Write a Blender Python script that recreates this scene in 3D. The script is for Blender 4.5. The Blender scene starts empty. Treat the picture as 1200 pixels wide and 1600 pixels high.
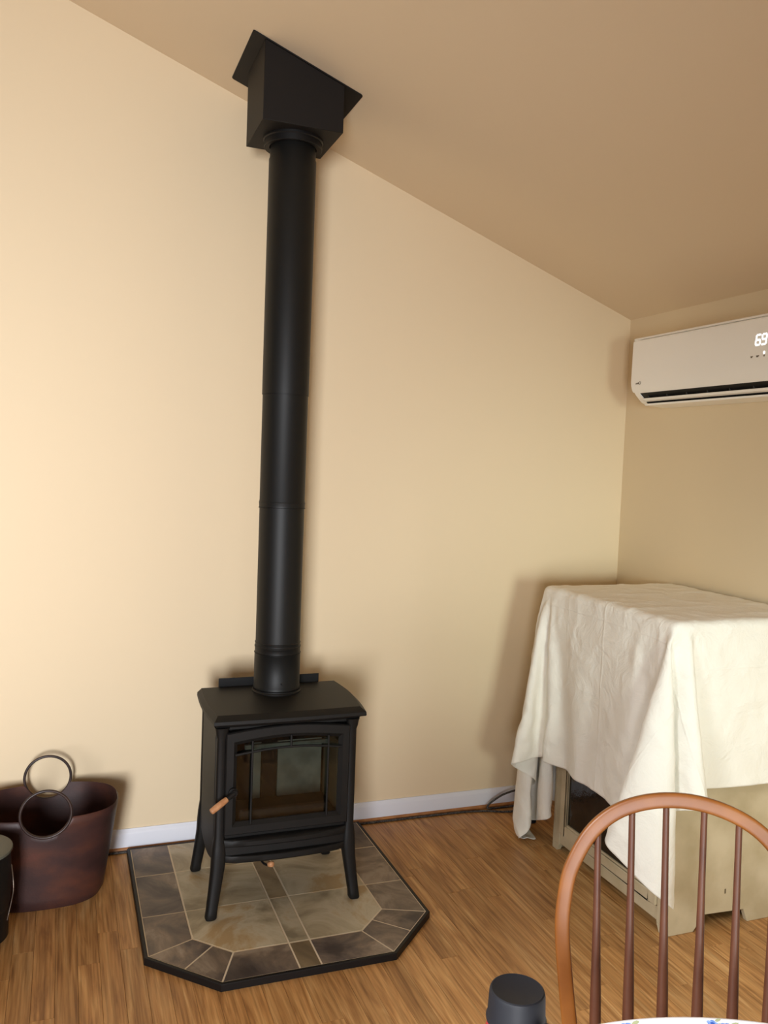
import bpy, bmesh, math, random
from mathutils import Vector, Matrix
C = bpy.context.scene
COL = C.collection
rnd = random.Random(7)
PI = math.pi

# ------------------------------------------------------------------ camera, world, lights, exposure
cd = bpy.data.cameras.new('camera'); cam = bpy.data.objects.new('camera', cd); COL.objects.link(cam)
cd.sensor_fit = 'VERTICAL'; cd.sensor_height = 36.0; cd.lens = 1329.44 / 1600 * 36.0
cd.clip_start = 0.05; cd.clip_end = 60
YAW, PITCH, ROLL = 0.3612, -0.0587, 0.0381
fw = Vector((math.sin(YAW) * math.cos(PITCH), math.cos(YAW) * math.cos(PITCH), math.sin(PITCH)))
rt = Vector((math.cos(YAW), -math.sin(YAW), 0)); up = rt.cross(fw)
r2 = rt * math.cos(ROLL) + up * math.sin(ROLL); u2 = up * math.cos(ROLL) - rt * math.sin(ROLL)
R = Matrix((r2, u2, -fw)).transposed().to_4x4()
cam.matrix_world = Matrix.Translation((-0.2813, -3.5684, 1.6433)) @ R
C.camera = cam

w = bpy.data.worlds.new('daylight'); C.world = w; w.use_nodes = True
w.node_tree.nodes['Background'].inputs[0].default_value = (0.80, 0.90, 1.0, 1)
w.node_tree.nodes['Background'].inputs[1].default_value = 1.0

def area(name, loc, target, sx, sy, power, color, spread=PI):
    l = bpy.data.lights.new(name, 'AREA'); l.shape = 'RECTANGLE'; l.size = sx; l.size_y = sy
    l.energy = power; l.color = color; l.spread = spread
    o = bpy.data.objects.new(name, l); COL.objects.link(o); o.location = loc
    o.rotation_euler = (Vector(target) - Vector(loc)).to_track_quat('-Z', 'Y').to_euler()
    return o
area('patio_door_daylight', (-1.45, -5.92, 1.1), (-0.9, 0, 1.3), 0.9, 1.7, 67, (0.94, 0.96, 1.0), 1.3)
area('side_window_daylight', (-2.54, -3.6, 2.75), (0.3, -3.0, 0.7), 1.2, 1.1, 33, (0.88, 0.94, 1.0), 0.85)
area('rear_window_daylight', (0.55, -5.92, 1.35), (1.95, -1.2, 0.95), 0.8, 1.0, 5.6, (0.86, 1.0, 0.93), 0.6)

C.view_settings.view_transform = 'Standard'; C.view_settings.look = 'None'
C.view_settings.gamma = 1.0; C.view_settings.use_curve_mapping = False
C.view_settings.exposure = 0.0
C.cycles.max_bounces = 10; C.cycles.diffuse_bounces = 6; C.cycles.use_denoising = True

# ------------------------------------------------------------------ helpers
def lin(r, g, b):
    f = lambda c: (c / 255 / 12.92) if c / 255 <= 0.04045 else ((c / 255 + 0.055) / 1.055) ** 2.4
    return (f(r), f(g), f(b), 1)

def tag(o, label=None, cat=None, group=None, kind=None):
    if label: o['label'] = label
    if cat: o['category'] = cat
    if group: o['group'] = group
    if kind: o['kind'] = kind
    return o

def empty(name, loc, label, cat, group=None, rotz=0):
    o = bpy.data.objects.new(name, None); COL.objects.link(o)
    o.location = loc; o.rotation_euler = (0, 0, rotz); o.empty_display_size = 0.05
    return tag(o, label, cat, group)

def wloc(p):
    v = Vector((0, 0, 0))
    while p is not None:
        v += p.location; p = p.parent
    return v

def obj(name, bm, mat, parent=None, smooth=None, bevel=0, seg=2, local=False, origin=None):
    bmesh.ops.remove_doubles(bm, verts=bm.verts, dist=1e-6)
    bmesh.ops.recalc_face_normals(bm, faces=bm.faces)
    off = Vector((0, 0, 0))
    if not local:
        base = Vector(origin) if origin is not None else wloc(parent)
        for v in bm.verts: v.co -= base
        if origin is not None: off = base - wloc(parent)
    m = bpy.data.meshes.new(name); bm.to_mesh(m); bm.free()
    o = bpy.data.objects.new(name, m); COL.objects.link(o)
    o.location = off
    if mat:
        for mm in (mat if isinstance(mat, (list, tuple)) else [mat]): m.materials.append(mm)
    if parent is not None: o.parent = parent
    if smooth is not None:
        for p in m.polygons: p.use_smooth = True
        m.set_sharp_from_angle(angle=math.radians(smooth))
    if bevel:
        b = o.modifiers.new('bevel', 'BEVEL'); b.width = bevel; b.segments = seg; b.limit_method = 'ANGLE'; b.angle_limit = math.radians(35)
        for p in m.polygons: p.use_smooth = True
        if smooth is None: m.set_sharp_from_angle(angle=math.radians(60))
        b.harden_normals = False
    return o

def box(bm, x0, y0, z0, x1, y1, z1):
    vs = [bm.verts.new((x, y, z)) for z in (z0, z1) for y in (y0, y1) for x in (x0, x1)]
    for f in ((0, 2, 3, 1), (4, 5, 7, 6), (0, 1, 5, 4), (2, 6, 7, 3), (0, 4, 6, 2), (1, 3, 7, 5)):
        bm.faces.new([vs[i] for i in f])
    return bm
def nb(): return bmesh.new()
def mbox(*a): return box(nb(), *a)

def loft(bm, rings, closed=True, caps=True):
    R_ = [[bm.verts.new(p) for p in ring] for ring in rings]
    n = len(R_[0])
    for a, b in zip(R_[:-1], R_[1:]):
        for i in range(n if closed else n - 1):
            j = (i + 1) % n
            try: bm.faces.new((a[i], a[j], b[j], b[i]))
            except ValueError: pass
    if caps:
        for r in (R_[0], R_[-1]):
            try: bm.faces.new(r)
            except ValueError: pass
    return bm

def lathe(bm, prof, c=(0, 0, 0), n=48, caps=True):
    rings = []
    for r, z in prof:
        r = max(r, 1e-5)
        rings.append([(c[0] + r * math.cos(2 * PI * i / n), c[1] + r * math.sin(2 * PI * i / n), c[2] + z) for i in range(n)])
    return loft(bm, rings, True, caps)

def frames(pts, closed=False):
    pts = [Vector(p) for p in pts]; n = len(pts); T = []
    for i in range(n):
        a = pts[(i - 1) % n] if (closed or i > 0) else pts[i]
        b = pts[(i + 1) % n] if (closed or i < n - 1) else pts[i]
        T.append((b - a).normalized())
    ref = Vector((0, 0, 1)) if abs(T[0].z) < 0.9 else Vector((1, 0, 0))
    N = [(ref - T[0] * ref.dot(T[0])).normalized()]
    for i in range(1, n):
        v = N[-1] - T[i] * N[-1].dot(T[i]); N.append(v.normalized())
    return pts, T, N

def tube(bm, pts, r, n=10, closed=False):
    P, T, N = frames(pts, closed)
    rings = []
    for i, (p, t, nn) in enumerate(zip(P, T, N)):
        b = t.cross(nn); rr = r[i] if isinstance(r, (list, tuple)) else r
        rings.append([p + (nn * math.cos(2 * PI * k / n) + b * math.sin(2 * PI * k / n)) * rr for k in range(n)])
    if closed: rings.append(rings[0]); return loft(bm, rings, True, False)
    return loft(bm, rings, True, True)

def catmull(pts, per=6):
    P = [Vector(p) for p in pts]; P = [P[0] * 2 - P[1]] + P + [P[-1] * 2 - P[-2]]
    out = []
    for i in range(1, len(P) - 2):
        for k in range(per):
            t = k / per; a, b, c, d = P[i - 1:i + 3]
            out.append(0.5 * ((2 * b) + (c - a) * t + (2 * a - 5 * b + 4 * c - d) * t * t + (3 * b - a - 3 * c + d) * t ** 3))
    out.append(P[-2]); return out

def prism(bm, poly, z0, z1, inset=0.0, drop=0.0):
    """vertical prism of a 2D polygon; optional chamfered top"""
    rings = [[(x, y, z0) for x, y in poly]]
    if inset:
        rings.append([(x, y, z1 - drop) for x, y in poly]); rings.append([(x, y, z1) for x, y in offset(poly, inset)])
    else: rings.append([(x, y, z1) for x, y in poly])
    return loft(bm, rings)

def offset(poly, d):
    """inset a convex polygon by d"""
    n = len(poly); cx = sum(p[0] for p in poly) / n; cy = sum(p[1] for p in poly) / n
    L = []
    for i in range(n):
        (x0, y0), (x1, y1) = poly[i], poly[(i + 1) % n]
        l = math.hypot(x1 - x0, y1 - y0) or 1e-9; nx, ny = -(y1 - y0) / l, (x1 - x0) / l
        if nx * (cx - x0) + ny * (cy - y0) < 0: nx, ny = -nx, -ny
        L.append((nx, ny, nx * x0 + ny * y0 + d))
    out = []
    for i in range(n):
        a, b = L[i - 1], L[i]; det = a[0] * b[1] - a[1] * b[0]
        if abs(det) < 1e-9: out.append((poly[i][0] + b[0] * d, poly[i][1] + b[1] * d)); continue
        out.append(((a[2] * b[1] - a[1] * b[2]) / det, (a[0] * b[2] - a[2] * b[0]) / det))
    return out

# ------------------------------------------------------------------ materials
def mat(name, col, rough=0.5, metal=0.0, spec=None, noise=None, bump=None, coat=0):
    m = bpy.data.materials.new(name); m.use_nodes = True
    nt = m.node_tree; b = nt.nodes['Principled BSDF']
    b.inputs['Base Color'].default_value = col; b.inputs['Roughness'].default_value = rough; b.inputs['Metallic'].default_value = metal
    if spec is not None: b.inputs['Specular IOR Level'].default_value = spec
    if coat: b.inputs['Coat Weight'].default_value = coat; b.inputs['Coat Roughness'].default_value = 0.15
    tc = nt.nodes.new('ShaderNodeTexCoord')
    if noise:
        sc, col2, detail = noise
        n = nt.nodes.new('ShaderNodeTexNoise'); n.inputs['Scale'].default_value = sc; n.inputs['Detail'].default_value = detail
        nt.links.new(tc.outputs['Object'], n.inputs['Vector'])
        r = nt.nodes.new('ShaderNodeValToRGB'); r.color_ramp.elements[0].position = 0.35; r.color_ramp.elements[1].position = 0.68
        r.color_ramp.elements[0].color = col; r.color_ramp.elements[1].color = col2
        nt.links.new(n.outputs['Fac'], r.inputs['Fac']); nt.links.new(r.outputs['Color'], b.inputs['Base Color'])
    if bump:
        sc, st, dist = bump
        n = nt.nodes.new('ShaderNodeTexNoise'); n.inputs['Scale'].default_value = sc; n.inputs['Detail'].default_value = 3
        nt.links.new(tc.outputs['Object'], n.inputs['Vector'])
        bp = nt.nodes.new('ShaderNodeBump'); bp.inputs['Strength'].default_value = st; bp.inputs['Distance'].default_value = dist
        nt.links.new(n.outputs['Fac'], bp.inputs['Height']); nt.links.new(bp.outputs['Normal'], b.inputs['Normal'])
    return m

def ramp(nt, stops):
    r = nt.nodes.new('ShaderNodeValToRGB'); e = r.color_ramp.elements
    while len(e) < len(stops): e.new(0.5)
    for el, (p, c) in zip(e, stops): el.position = p; el.color = c
    return r

def wood_floor_mat():
    m = bpy.data.materials.new('laminate_oak'); m.use_nodes = True; nt = m.node_tree; L = nt.links.new
    b = nt.nodes['Principled BSDF']; b.inputs['Roughness'].default_value = 0.38; b.inputs['Specular IOR Level'].default_value = 0.35
    tc = nt.nodes.new('ShaderNodeTexCoord'); oi = nt.nodes.new('ShaderNodeObjectInfo')
    add = nt.nodes.new('ShaderNodeVectorMath'); add.operation = 'MULTIPLY_ADD'
    cmb = nt.nodes.new('ShaderNodeCombineXYZ')
    for i in range(3): L(oi.outputs['Random'], cmb.inputs[i])
    L(cmb.outputs[0], add.inputs[0]); add.inputs[1].default_value = (37.0, 91.0, 53.0); L(tc.outputs['Object'], add.inputs[2])
    mp = nt.nodes.new('ShaderNodeMapping'); mp.inputs['Scale'].default_value = (1, 0.09, 1); L(add.outputs[0], mp.inputs['Vector'])
    n1 = nt.nodes.new('ShaderNodeTexNoise'); n1.inputs['Scale'].default_value = 26; n1.inputs['Detail'].default_value = 5; n1.inputs['Distortion'].default_value = 1.6
    L(mp.outputs[0], n1.inputs['Vector'])
    mp2 = nt.nodes.new('ShaderNodeMapping'); mp2.inputs['Scale'].default_value = (1, 0.03, 1); L(add.outputs[0], mp2.inputs['Vector'])
    n2 = nt.nodes.new('ShaderNodeTexNoise'); n2.inputs['Scale'].default_value = 150; n2.inputs['Detail'].default_value = 2; L(mp2.outputs[0], n2.inputs['Vector'])
    r = ramp(nt, [(0.26, lin(150, 104, 60)), (0.45, lin(186, 136, 82)), (0.60, lin(200, 152, 96)), (0.78, lin(216, 174, 120))])
    L(n1.outputs['Fac'], r.inputs['Fac'])
    r2_ = ramp(nt, [(0.3, (0.50, 0.45, 0.40, 1)), (0.6, (1, 1, 1, 1))]); L(n2.outputs['Fac'], r2_.inputs['Fac'])
    mx = nt.nodes.new('ShaderNodeMix'); mx.data_type = 'RGBA'; mx.blend_type = 'MULTIPLY'; mx.inputs['Factor'].default_value = 0.75
    L(r.outputs['Color'], mx.inputs['A']); L(r2_.outputs['Color'], mx.inputs['B'])
    hs = nt.nodes.new('ShaderNodeHueSaturation'); mr = nt.nodes.new('ShaderNodeMapRange'); mr.inputs['To Min'].default_value = 0.86; mr.inputs['To Max'].default_value = 1.12
    L(oi.outputs['Random'], mr.inputs['Value']); L(mr.outputs[0], hs.inputs['Value']); L(mx.outputs['Result'], hs.inputs['Color'])
    L(hs.outputs['Color'], b.inputs['Base Color'])
    return m

def slate_mat(name, cols, scale=5.0, rough=0.45):
    m = bpy.data.materials.new(name); m.use_nodes = True; nt = m.node_tree; L = nt.links.new
    b = nt.nodes['Principled BSDF']; b.inputs['Roughness'].default_value = rough
    tc = nt.nodes.new('ShaderNodeTexCoord'); oi = nt.nodes.new('ShaderNodeObjectInfo')
    cmb = nt.nodes.new('ShaderNodeCombineXYZ')
    for i in range(3): L(oi.outputs['Random'], cmb.inputs[i])
    add = nt.nodes.new('ShaderNodeVectorMath'); add.operation = 'MULTIPLY_ADD'; add.inputs[1].default_value = (71.0, 23.0, 47.0)
    L(cmb.outputs[0], add.inputs[0]); L(tc.outputs['Object'], add.inputs[2])
    n1 = nt.nodes.new('ShaderNodeTexNoise'); n1.inputs['Scale'].default_value = scale; n1.inputs['Detail'].default_value = 7; n1.inputs['Roughness'].default_value = 0.6; n1.inputs['Distortion'].default_value = 0.8
    L(add.outputs[0], n1.inputs['Vector'])
    k = len(cols); r = ramp(nt, [(0.36 + 0.28 * i / (k - 1), c) for i, c in enumerate(cols)]); L(n1.outputs['Fac'], r.inputs['Fac'])
    hs = nt.nodes.new('ShaderNodeHueSaturation'); mr = nt.nodes.new('ShaderNodeMapRange'); mr.inputs['To Min'].default_value = 0.85; mr.inputs['To Max'].default_value = 1.15
    L(oi.outputs['Random'], mr.inputs['Value']); L(mr.outputs[0], hs.inputs['Value']); L(r.outputs['Color'], hs.inputs['Color'])
    L(hs.outputs['Color'], b.inputs['Base Color'])
    bp = nt.nodes.new('ShaderNodeBump'); bp.inputs['Strength'].default_value = 0.35; bp.inputs['Distance'].default_value = 0.003
    L(n1.outputs['Fac'], bp.inputs['Height']); L(bp.outputs['Normal'], b.inputs['Normal'])
    return m

def glass_mat(name, tint, refl_rough=0.03, boost=1.0, bumpy=0):
    m = bpy.data.materials.new(name); m.use_nodes = True; nt = m.node_tree; L = nt.links.new
    nt.nodes.remove(nt.nodes['Principled BSDF']); out = nt.nodes['Material Output']
    t = nt.nodes.new('ShaderNodeBsdfTransparent'); t.inputs[0].default_value = tint
    g = nt.nodes.new('ShaderNodeBsdfGlossy'); g.inputs['Roughness'].default_value = refl_rough
    f = nt.nodes.new('ShaderNodeFresnel'); f.inputs['IOR'].default_value = 1.5
    mx = nt.nodes.new('ShaderNodeMixShader')
    L(f.outputs[0], mx.inputs[0]); L(t.outputs[0], mx.inputs[1]); L(g.outputs[0], mx.inputs[2]); L(mx.outputs[0], out.inputs[0])
    if bumpy:
        tc = nt.nodes.new('ShaderNodeTexCoord'); n = nt.nodes.new('ShaderNodeTexNoise'); n.inputs['Scale'].default_value = 45
        L(tc.outputs['Object'], n.inputs['Vector']); bp = nt.nodes.new('ShaderNodeBump'); bp.inputs['Strength'].default_value = bumpy; bp.inputs['Distance'].default_value = 0.01
        L(n.outputs['Fac'], bp.inputs['Height']); L(bp.outputs['Normal'], g.inputs['Normal']); L(bp.outputs['Normal'], f.inputs['Normal'])
    return m

WALL = mat('cream_wall_paint', lin(227, 207, 173), 0.75, bump=(220, 0.12, 0.001))
WALLN = mat('bounce_cutting_wall_grey', lin(135, 130, 122), 0.75)  # unseen left and rear walls, darkened to grey to cut bounce light
CEIL = mat('cream_ceiling_paint', lin(224, 204, 173), 0.8, bump=(200, 0.12, 0.001))
WHITE = mat('white_trim_paint', lin(226, 228, 236), 0.4)
SHOE = mat('stained_shoe_moulding', lin(176, 120, 70), 0.45, noise=(30, lin(150, 98, 56), 4))
FLOOR = wood_floor_mat()
DARKT = slate_mat('brown_slate_tile', [lin(66, 57, 53), lin(94, 82, 74), lin(122, 106, 90), lin(152, 136, 118)])
LIGHTT = slate_mat('tan_slate_tile', [lin(140, 128, 104), lin(172, 158, 130), lin(194, 182, 156), lin(176, 150, 110)], 4.0)
MIDT = slate_mat('olive_slate_tile', [lin(104, 88, 66), lin(130, 112, 84), lin(150, 132, 102)], 5.0)
GROUT = mat('beige_grout', lin(214, 198, 172), 0.9)
PADBLK = mat('black_pad_edge', lin(18, 15, 14), 0.5, spec=0.3)
IRON = mat('black_cast_iron', lin(15, 14, 13), 0.55, spec=0.3, noise=(14, lin(20, 18, 16), 6), bump=(260, 0.25, 0.001))
STEEL = mat('matte_black_steel', lin(14, 13, 13), 0.5, spec=0.3)
PIPE = mat('satin_black_pipe', lin(15, 15, 14), 0.5, spec=0.32)
BOXM = mat('dark_brown_black_steel', lin(23, 19, 17), 0.6, spec=0.25)
GRIP = mat('turned_wood_grip', lin(190, 140, 98), 0.5, noise=(60, lin(165, 112, 72), 3))
FIREIN = mat('dark_firebox_steel', lin(30, 25, 22), 0.8)  # dark lining tone, also on the slabs between the pale bricks
BRICK = mat('pale_firebrick', lin(170, 172, 160), 0.9, noise=(18, lin(138, 140, 130), 6))
BRICKO = mat('olive_firebrick', lin(126, 118, 96), 0.9)
BRICKF = mat('brown_firebox_floor', lin(92, 76, 66), 0.9, noise=(18, lin(76, 62, 54), 6))
STOVEGLASS = glass_mat('stove_glass', (0.62, 0.64, 0.62, 1))
PLASTIC = mat('white_plastic', lin(251, 247, 239), 0.35)
SLOT = mat('black_vent_slot', lin(12, 11, 10), 0.6)
GREYPRINT = mat('grey_print', lin(120, 108, 92), 0.6)
CREAM = mat('worn_cream_paint', lin(198, 181, 150), 0.6, noise=(7, lin(176, 158, 124), 7), bump=(40, 0.2, 0.002))
WORN = mat('worn_edge_wood', lin(98, 80, 56), 0.7)
CABIN = mat('dark_cabinet_inside', lin(40, 34, 28), 0.9)
CABGLASS = mat('dark_rippled_glass', lin(14, 12, 10), 0.1, noise=(16, lin(38, 34, 28), 5), bump=(22, 0.25, 0.006))
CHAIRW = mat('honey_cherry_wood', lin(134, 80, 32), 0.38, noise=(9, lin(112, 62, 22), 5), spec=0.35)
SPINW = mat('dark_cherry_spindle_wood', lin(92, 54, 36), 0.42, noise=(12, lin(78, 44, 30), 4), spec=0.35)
CORD = mat('black_cord', lin(22, 20, 20), 0.7, noise=(160, lin(90, 84, 78), 1))
BLACKPL = mat('black_plastic', lin(20, 20, 24), 0.55, spec=0.3)
REDB = mat('red_bottle_paint', lin(150, 40, 38), 0.4)
LIDG = mat('grey_green_enamel', lin(88, 88, 78), 0.5)
WIRE = mat('steel_wire', lin(120, 108, 98), 0.45, metal=0.8)

def leather_mat():
    m = bpy.data.materials.new('oxblood_brown_leather'); m.use_nodes = True; nt = m.node_tree; L = nt.links.new
    b = nt.nodes['Principled BSDF']; b.inputs['Roughness'].default_value = 0.48; b.inputs['Specular IOR Level'].default_value = 0.35
    tc = nt.nodes.new('ShaderNodeTexCoord'); n = nt.nodes.new('ShaderNodeTexNoise'); n.inputs['Scale'].default_value = 7; n.inputs['Detail'].default_value = 4
    mp = nt.nodes.new('ShaderNodeMapping'); mp.inputs['Scale'].default_value = (0.8, 1, 1.4); L(tc.outputs['Object'], mp.inputs['Vector']); L(mp.outputs[0], n.inputs['Vector'])
    r = ramp(nt, [(0.3, lin(44, 28, 27)), (0.5, lin(60, 37, 34)), (0.64, lin(76, 44, 34)), (0.78, lin(92, 50, 40))])
    L(n.outputs['Fac'], r.inputs['Fac']); L(r.outputs['Color'], b.inputs['Base Color'])
    n2 = nt.nodes.new('ShaderNodeTexNoise'); n2.inputs['Scale'].default_value = 180; L(tc.outputs['Object'], n2.inputs['Vector'])
    bp = nt.nodes.new('ShaderNodeBump'); bp.inputs['Strength'].default_value = 0.2; bp.inputs['Distance'].default_value = 0.001
    L(n2.outputs['Fac'], bp.inputs['Height']); L(bp.outputs['Normal'], b.inputs['Normal'])
    return m
LEATHER = leather_mat()
RINGM = mat('dark_leather_ring', lin(56, 38, 33), 0.45, noise=(20, lin(38, 26, 24), 3))

def cloth_mat(name, col, creases=True):
    m = bpy.data.materials.new(name); m.use_nodes = True; nt = m.node_tree; L = nt.links.new
    b = nt.nodes['Principled BSDF']; b.inputs['Base Color'].default_value = col; b.inputs['Roughness'].default_value = 0.9
    b.inputs['Specular IOR Level'].default_value = 0.15
    b.inputs['Sheen Weight'].default_value = 0.1
    uv = nt.nodes.new('ShaderNodeUVMap'); uv.uv_map = 'rest'
    n = nt.nodes.new('ShaderNodeTexNoise'); n.inputs['Scale'].default_value = 9; n.inputs['Detail'].default_value = 6; n.inputs['Roughness'].default_value = 0.62; n.inputs['Distortion'].default_value = 0.7
    L(uv.outputs[0], n.inputs['Vector'])
    v = nt.nodes.new('ShaderNodeTexNoise'); v.noise_type = 'RIDGED_MULTIFRACTAL'; v.inputs['Scale'].default_value = 6; v.inputs['Detail'].default_value = 3
    L(uv.outputs[0], v.inputs['Vector'])
    ad = nt.nodes.new('ShaderNodeMath'); ad.operation = 'MULTIPLY_ADD'; ad.inputs[1].default_value = 0.35
    L(v.outputs['Fac'], ad.inputs[0]); L(n.outputs['Fac'], ad.inputs[2])
    h = ad.outputs[0]
    if creases:  # ironed fold lines of the cloth
        sx = nt.nodes.new('ShaderNodeSeparateXYZ'); L(uv.outputs[0], sx.inputs[0])
        for k, pos, wd, ht in ((1, -.865, .009, .11), (1, -.62, .006, .06), (1, -1.42, .006, .08), (0, 1.60, .006, .10)):
            a = nt.nodes.new('ShaderNodeMath'); a.operation = 'SUBTRACT'; a.inputs[1].default_value = pos; L(sx.outputs[k], a.inputs[0])
            o_ = nt.nodes.new('ShaderNodeMath'); o_.operation = 'ABSOLUTE'; L(a.outputs[0], o_.inputs[0])
            mr = nt.nodes.new('ShaderNodeMapRange'); mr.interpolation_type = 'SMOOTHSTEP'
            mr.inputs['From Max'].default_value = wd; mr.inputs['To Min'].default_value = ht; mr.inputs['To Max'].default_value = 0
            L(o_.outputs[0], mr.inputs['Value'])
            s = nt.nodes.new('ShaderNodeMath'); s.operation = 'ADD'; L(h, s.inputs[0]); L(mr.outputs[0], s.inputs[1]); h = s.outputs[0]
    bp = nt.nodes.new('ShaderNodeBump'); bp.inputs['Strength'].default_value = 0.7; bp.inputs['Distance'].default_value = 0.014
    L(h, bp.inputs['Height']); L(bp.outputs['Normal'], b.inputs['Normal'])
    return m
SHEET = cloth_mat('cream_cotton_sheet', lin(241, 236, 225))
TCLOTH = mat('white_tablecloth', lin(248, 248, 253), 0.85, bump=(60, 0.15, 0.002))

# ------------------------------------------------------------------ room shell
XR, HC, SL = 2.3331, 2.3893, 0.3649          # right wall, eave height, ceiling slope
XL, YB = -2.6, -6.0
def cz(x): return HC + SL * (XR - x)
def struct(name, bm, m, **k): return tag(obj(name, bm, m, **k), kind='structure')

fl = struct('floor', mbox(XL, YB, -0.06, XR, 0, -0.0085), mat('underlay', lin(70, 50, 34), 0.9))
# laminate strips run from the stove wall towards the room; each strip one object
PW = 0.0667
x = -0.95
ends = {}
while x < XR - 0.005:
    x1 = min(x + PW, XR - 0.001)
    y = -rnd.uniform(0.15, 0.95)
    cuts = [-0.001]
    while y > -2.55:
        cuts.append(y); y -= rnd.uniform(0.75, 1.15)
    cuts.append(-2.75)
    for a, b in zip(cuts[:-1], cuts[1:]):
        g = 0.00035
        bm = nb(); poly = [(x + g, b + g), (x1 - g, b + g), (x1 - g, a - g), (x + g, a - g)]
        prism(bm, poly, -0.0085, 0.0, inset=0.0007, drop=0.0006)
        obj('plank', bm, FLOOR, fl, origin=((x + x1) / 2, (a + b) / 2, 0))
    x += PW
bm = nb(); box(bm, XL, YB, -0.0085, XR, -2.7505, 0); box(bm, XL, -2.75, -0.0085, -0.951, 0, 0)
tag(obj('far_planks', bm, FLOOR, fl), kind='stuff')

T = 0.12
bm = nb(); loft(bm, [[(XL - T, y, 0 - .06), (XR + T, y, -.06), (XR + T, y, cz(XR + T)), (XL - T, y, cz(XL - T))] for y in (0, T)])
struct('wall_back', bm, WALL)
struct('wall_right', mbox(XR, YB, -.06, XR + T, 0, HC), WALL)
# left wall with a window, rear wall with a patio door and a window (all outside the picture)
bm = nb(); zl = cz(XL)
for a in ((YB, -.06, -4.25, zl), (-2.95, -.06, 0, zl), (-4.25, -.06, -2.95, 2.15), (-4.25, 3.35, -2.95, zl)):
    box(bm, XL - T, a[0], a[1], XL, a[2], a[3])
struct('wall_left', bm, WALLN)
bm = nb()
def gab(x0, x1, z0=None, z1=None):
    lo = [(x0, -.06 if z0 is None else z0), (x1, -.06 if z0 is None else z0)]
    hi = [(x1, cz(x1) if z1 is None else z1), (x0, cz(x0) if z1 is None else z1)]
    loft(bm, [[(px, y, pz) for px, pz in lo + hi] for y in (YB - T, YB)])
gab(XL - T, -2.0); gab(-0.5, 0.1); gab(1.0, XR + T); gab(0.1, 1.0, 1.9, None); gab(0.1, 1.0, None, .8); gab(-2.0, -0.5, 2.05, None); gab(-2.0, -0.5, None, 0.1)
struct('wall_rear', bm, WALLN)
bm = nb(); loft(bm, [[(XL - T, y, cz(XL - T)), (XR + T, y, cz(XR + T)), (XR + T, y, cz(XR + T) + T), (XL - T, y, cz(XL - T) + T)] for y in (YB - T, T)])
struct('ceiling', bm, CEIL)
def window(name, x0, y0, z0, x1, y1, z1, axis):
    bm = nb(); f = 0.05
    if axis == 'y':
        for b_ in ((x0, z0, x0 + f, z1), (x1 - f, z0, x1, z1), (x0 + f, z0, x1 - f, z0 + f), (x0 + f, z1 - f, x1 - f, z1), ((x0 + x1) / 2 - .03, z0 + f, (x0 + x1) / 2 + .03, z1 - f)):
            box(bm, b_[0], y0, b_[1], b_[2], y1, b_[3])
    else:
        for b_ in ((y0, z0, y0 + f, z1), (y1 - f, z0, y1, z1), (y0 + f, z0, y1 - f, z0 + f), (y0 + f, z1 - f, y1 - f, z1), (y0 + f, (z0 + z1) / 2 - .02, y1 - f, (z0 + z1) / 2 + .02)):
            box(bm, x0, b_[0], b_[1], x1, b_[2], b_[3])
    struct(name, bm, WHITE)
window('door_1', -2.0, YB - .10, .1, -.5, YB - .04, 2.05, 'y')
window('window_1', 0.1, YB - .10, .8, 1.0, YB - .04, 1.9, 'y')

window('window_2', XL - .10, -4.25, 2.15, XL - .04, -2.95, 3.35, 'x')

# baseboards: profiled white board with a stained quarter-round shoe
prof = [(0, 0.016), (0.013, 0.016), (0.013, 0.070), (0.0115, 0.078), (0.007, 0.084), (0.005, 0.0916), (0, 0.0916)]
bm = nb(); loft(bm, [[(x, -d - .0003, z) for d, z in prof] for x in (XL, XR - 0.0005)]); struct('baseboard_back', bm, WHITE, smooth=40)
bm = nb(); loft(bm, [[(XR - d - .0003, y, z) for d, z in prof] for y in (YB, -0.014)]); struct('baseboard_right', bm, WHITE, smooth=40)
qr = [(0.0003, 0.0002), (0.022, 0.0002)] + [(0.013 + 0.009 * math.cos(a), 0.0002 + 0.0178 * math.sin(a)) for a in (PI / 8, PI / 4, 3 * PI / 8, PI / 2)] + [(0.0003, 0.0158)]
bm = nb(); loft(bm, [[(x, -d, z) for d, z in qr] for x in (XL, XR - 0.001)]); struct('trim_1', bm, SHOE, smooth=40)
bm = nb(); loft(bm, [[(XR - d, y, z) for d, z in qr] for y in (YB, -0.023)]); struct('trim_2', bm, SHOE, smooth=40)

# ------------------------------------------------------------------ hearth pad
PX, HW, PD, CUT, BR, MS = 0.4842, 0.488, 1.0409, 0.2035, 0.1495, 0.0725
R1, R2, PB = 0.2925, 0.5933, 0.050
HT = 0.0230
hearth = empty('hearth_pad', (PX, -0.55, 0), 'slate-tiled hearth pad with clipped corners and black edge under the stove', 'hearth')
def outl(e): return [(PX - HW - e, -PB + e * .6), (PX - HW - e, -PD + CUT - .41 * e), (PX - HW + CUT - .41 * e, -PD - e), (PX + HW - CUT + .41 * e, -PD - e), (PX + HW + e, -PD + CUT - .41 * e), (PX + HW + e, -PB + e * .6)]
bm = nb(); prism(bm, outl(0.0005), 0.0, 0.0219); obj('backing_board', bm, GROUT, hearth)
bm = nb(); o_, i_ = outl(0.013), outl(0.0008)
loft(bm, [[(x, y, .0003) for x, y in o_], [(x, y, HT - .0015) for x, y in o_], [(x, y, HT + .0006) for x, y in outl(0.0115)], [(x, y, HT + .0006) for x, y in i_], [(x, y, .0003) for x, y in i_], [(x, y, .0003) for x, y in o_]], caps=False)
obj('edge_trim', bm, PADBLK, hearth)
tq = 0.4142 * BR
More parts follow.
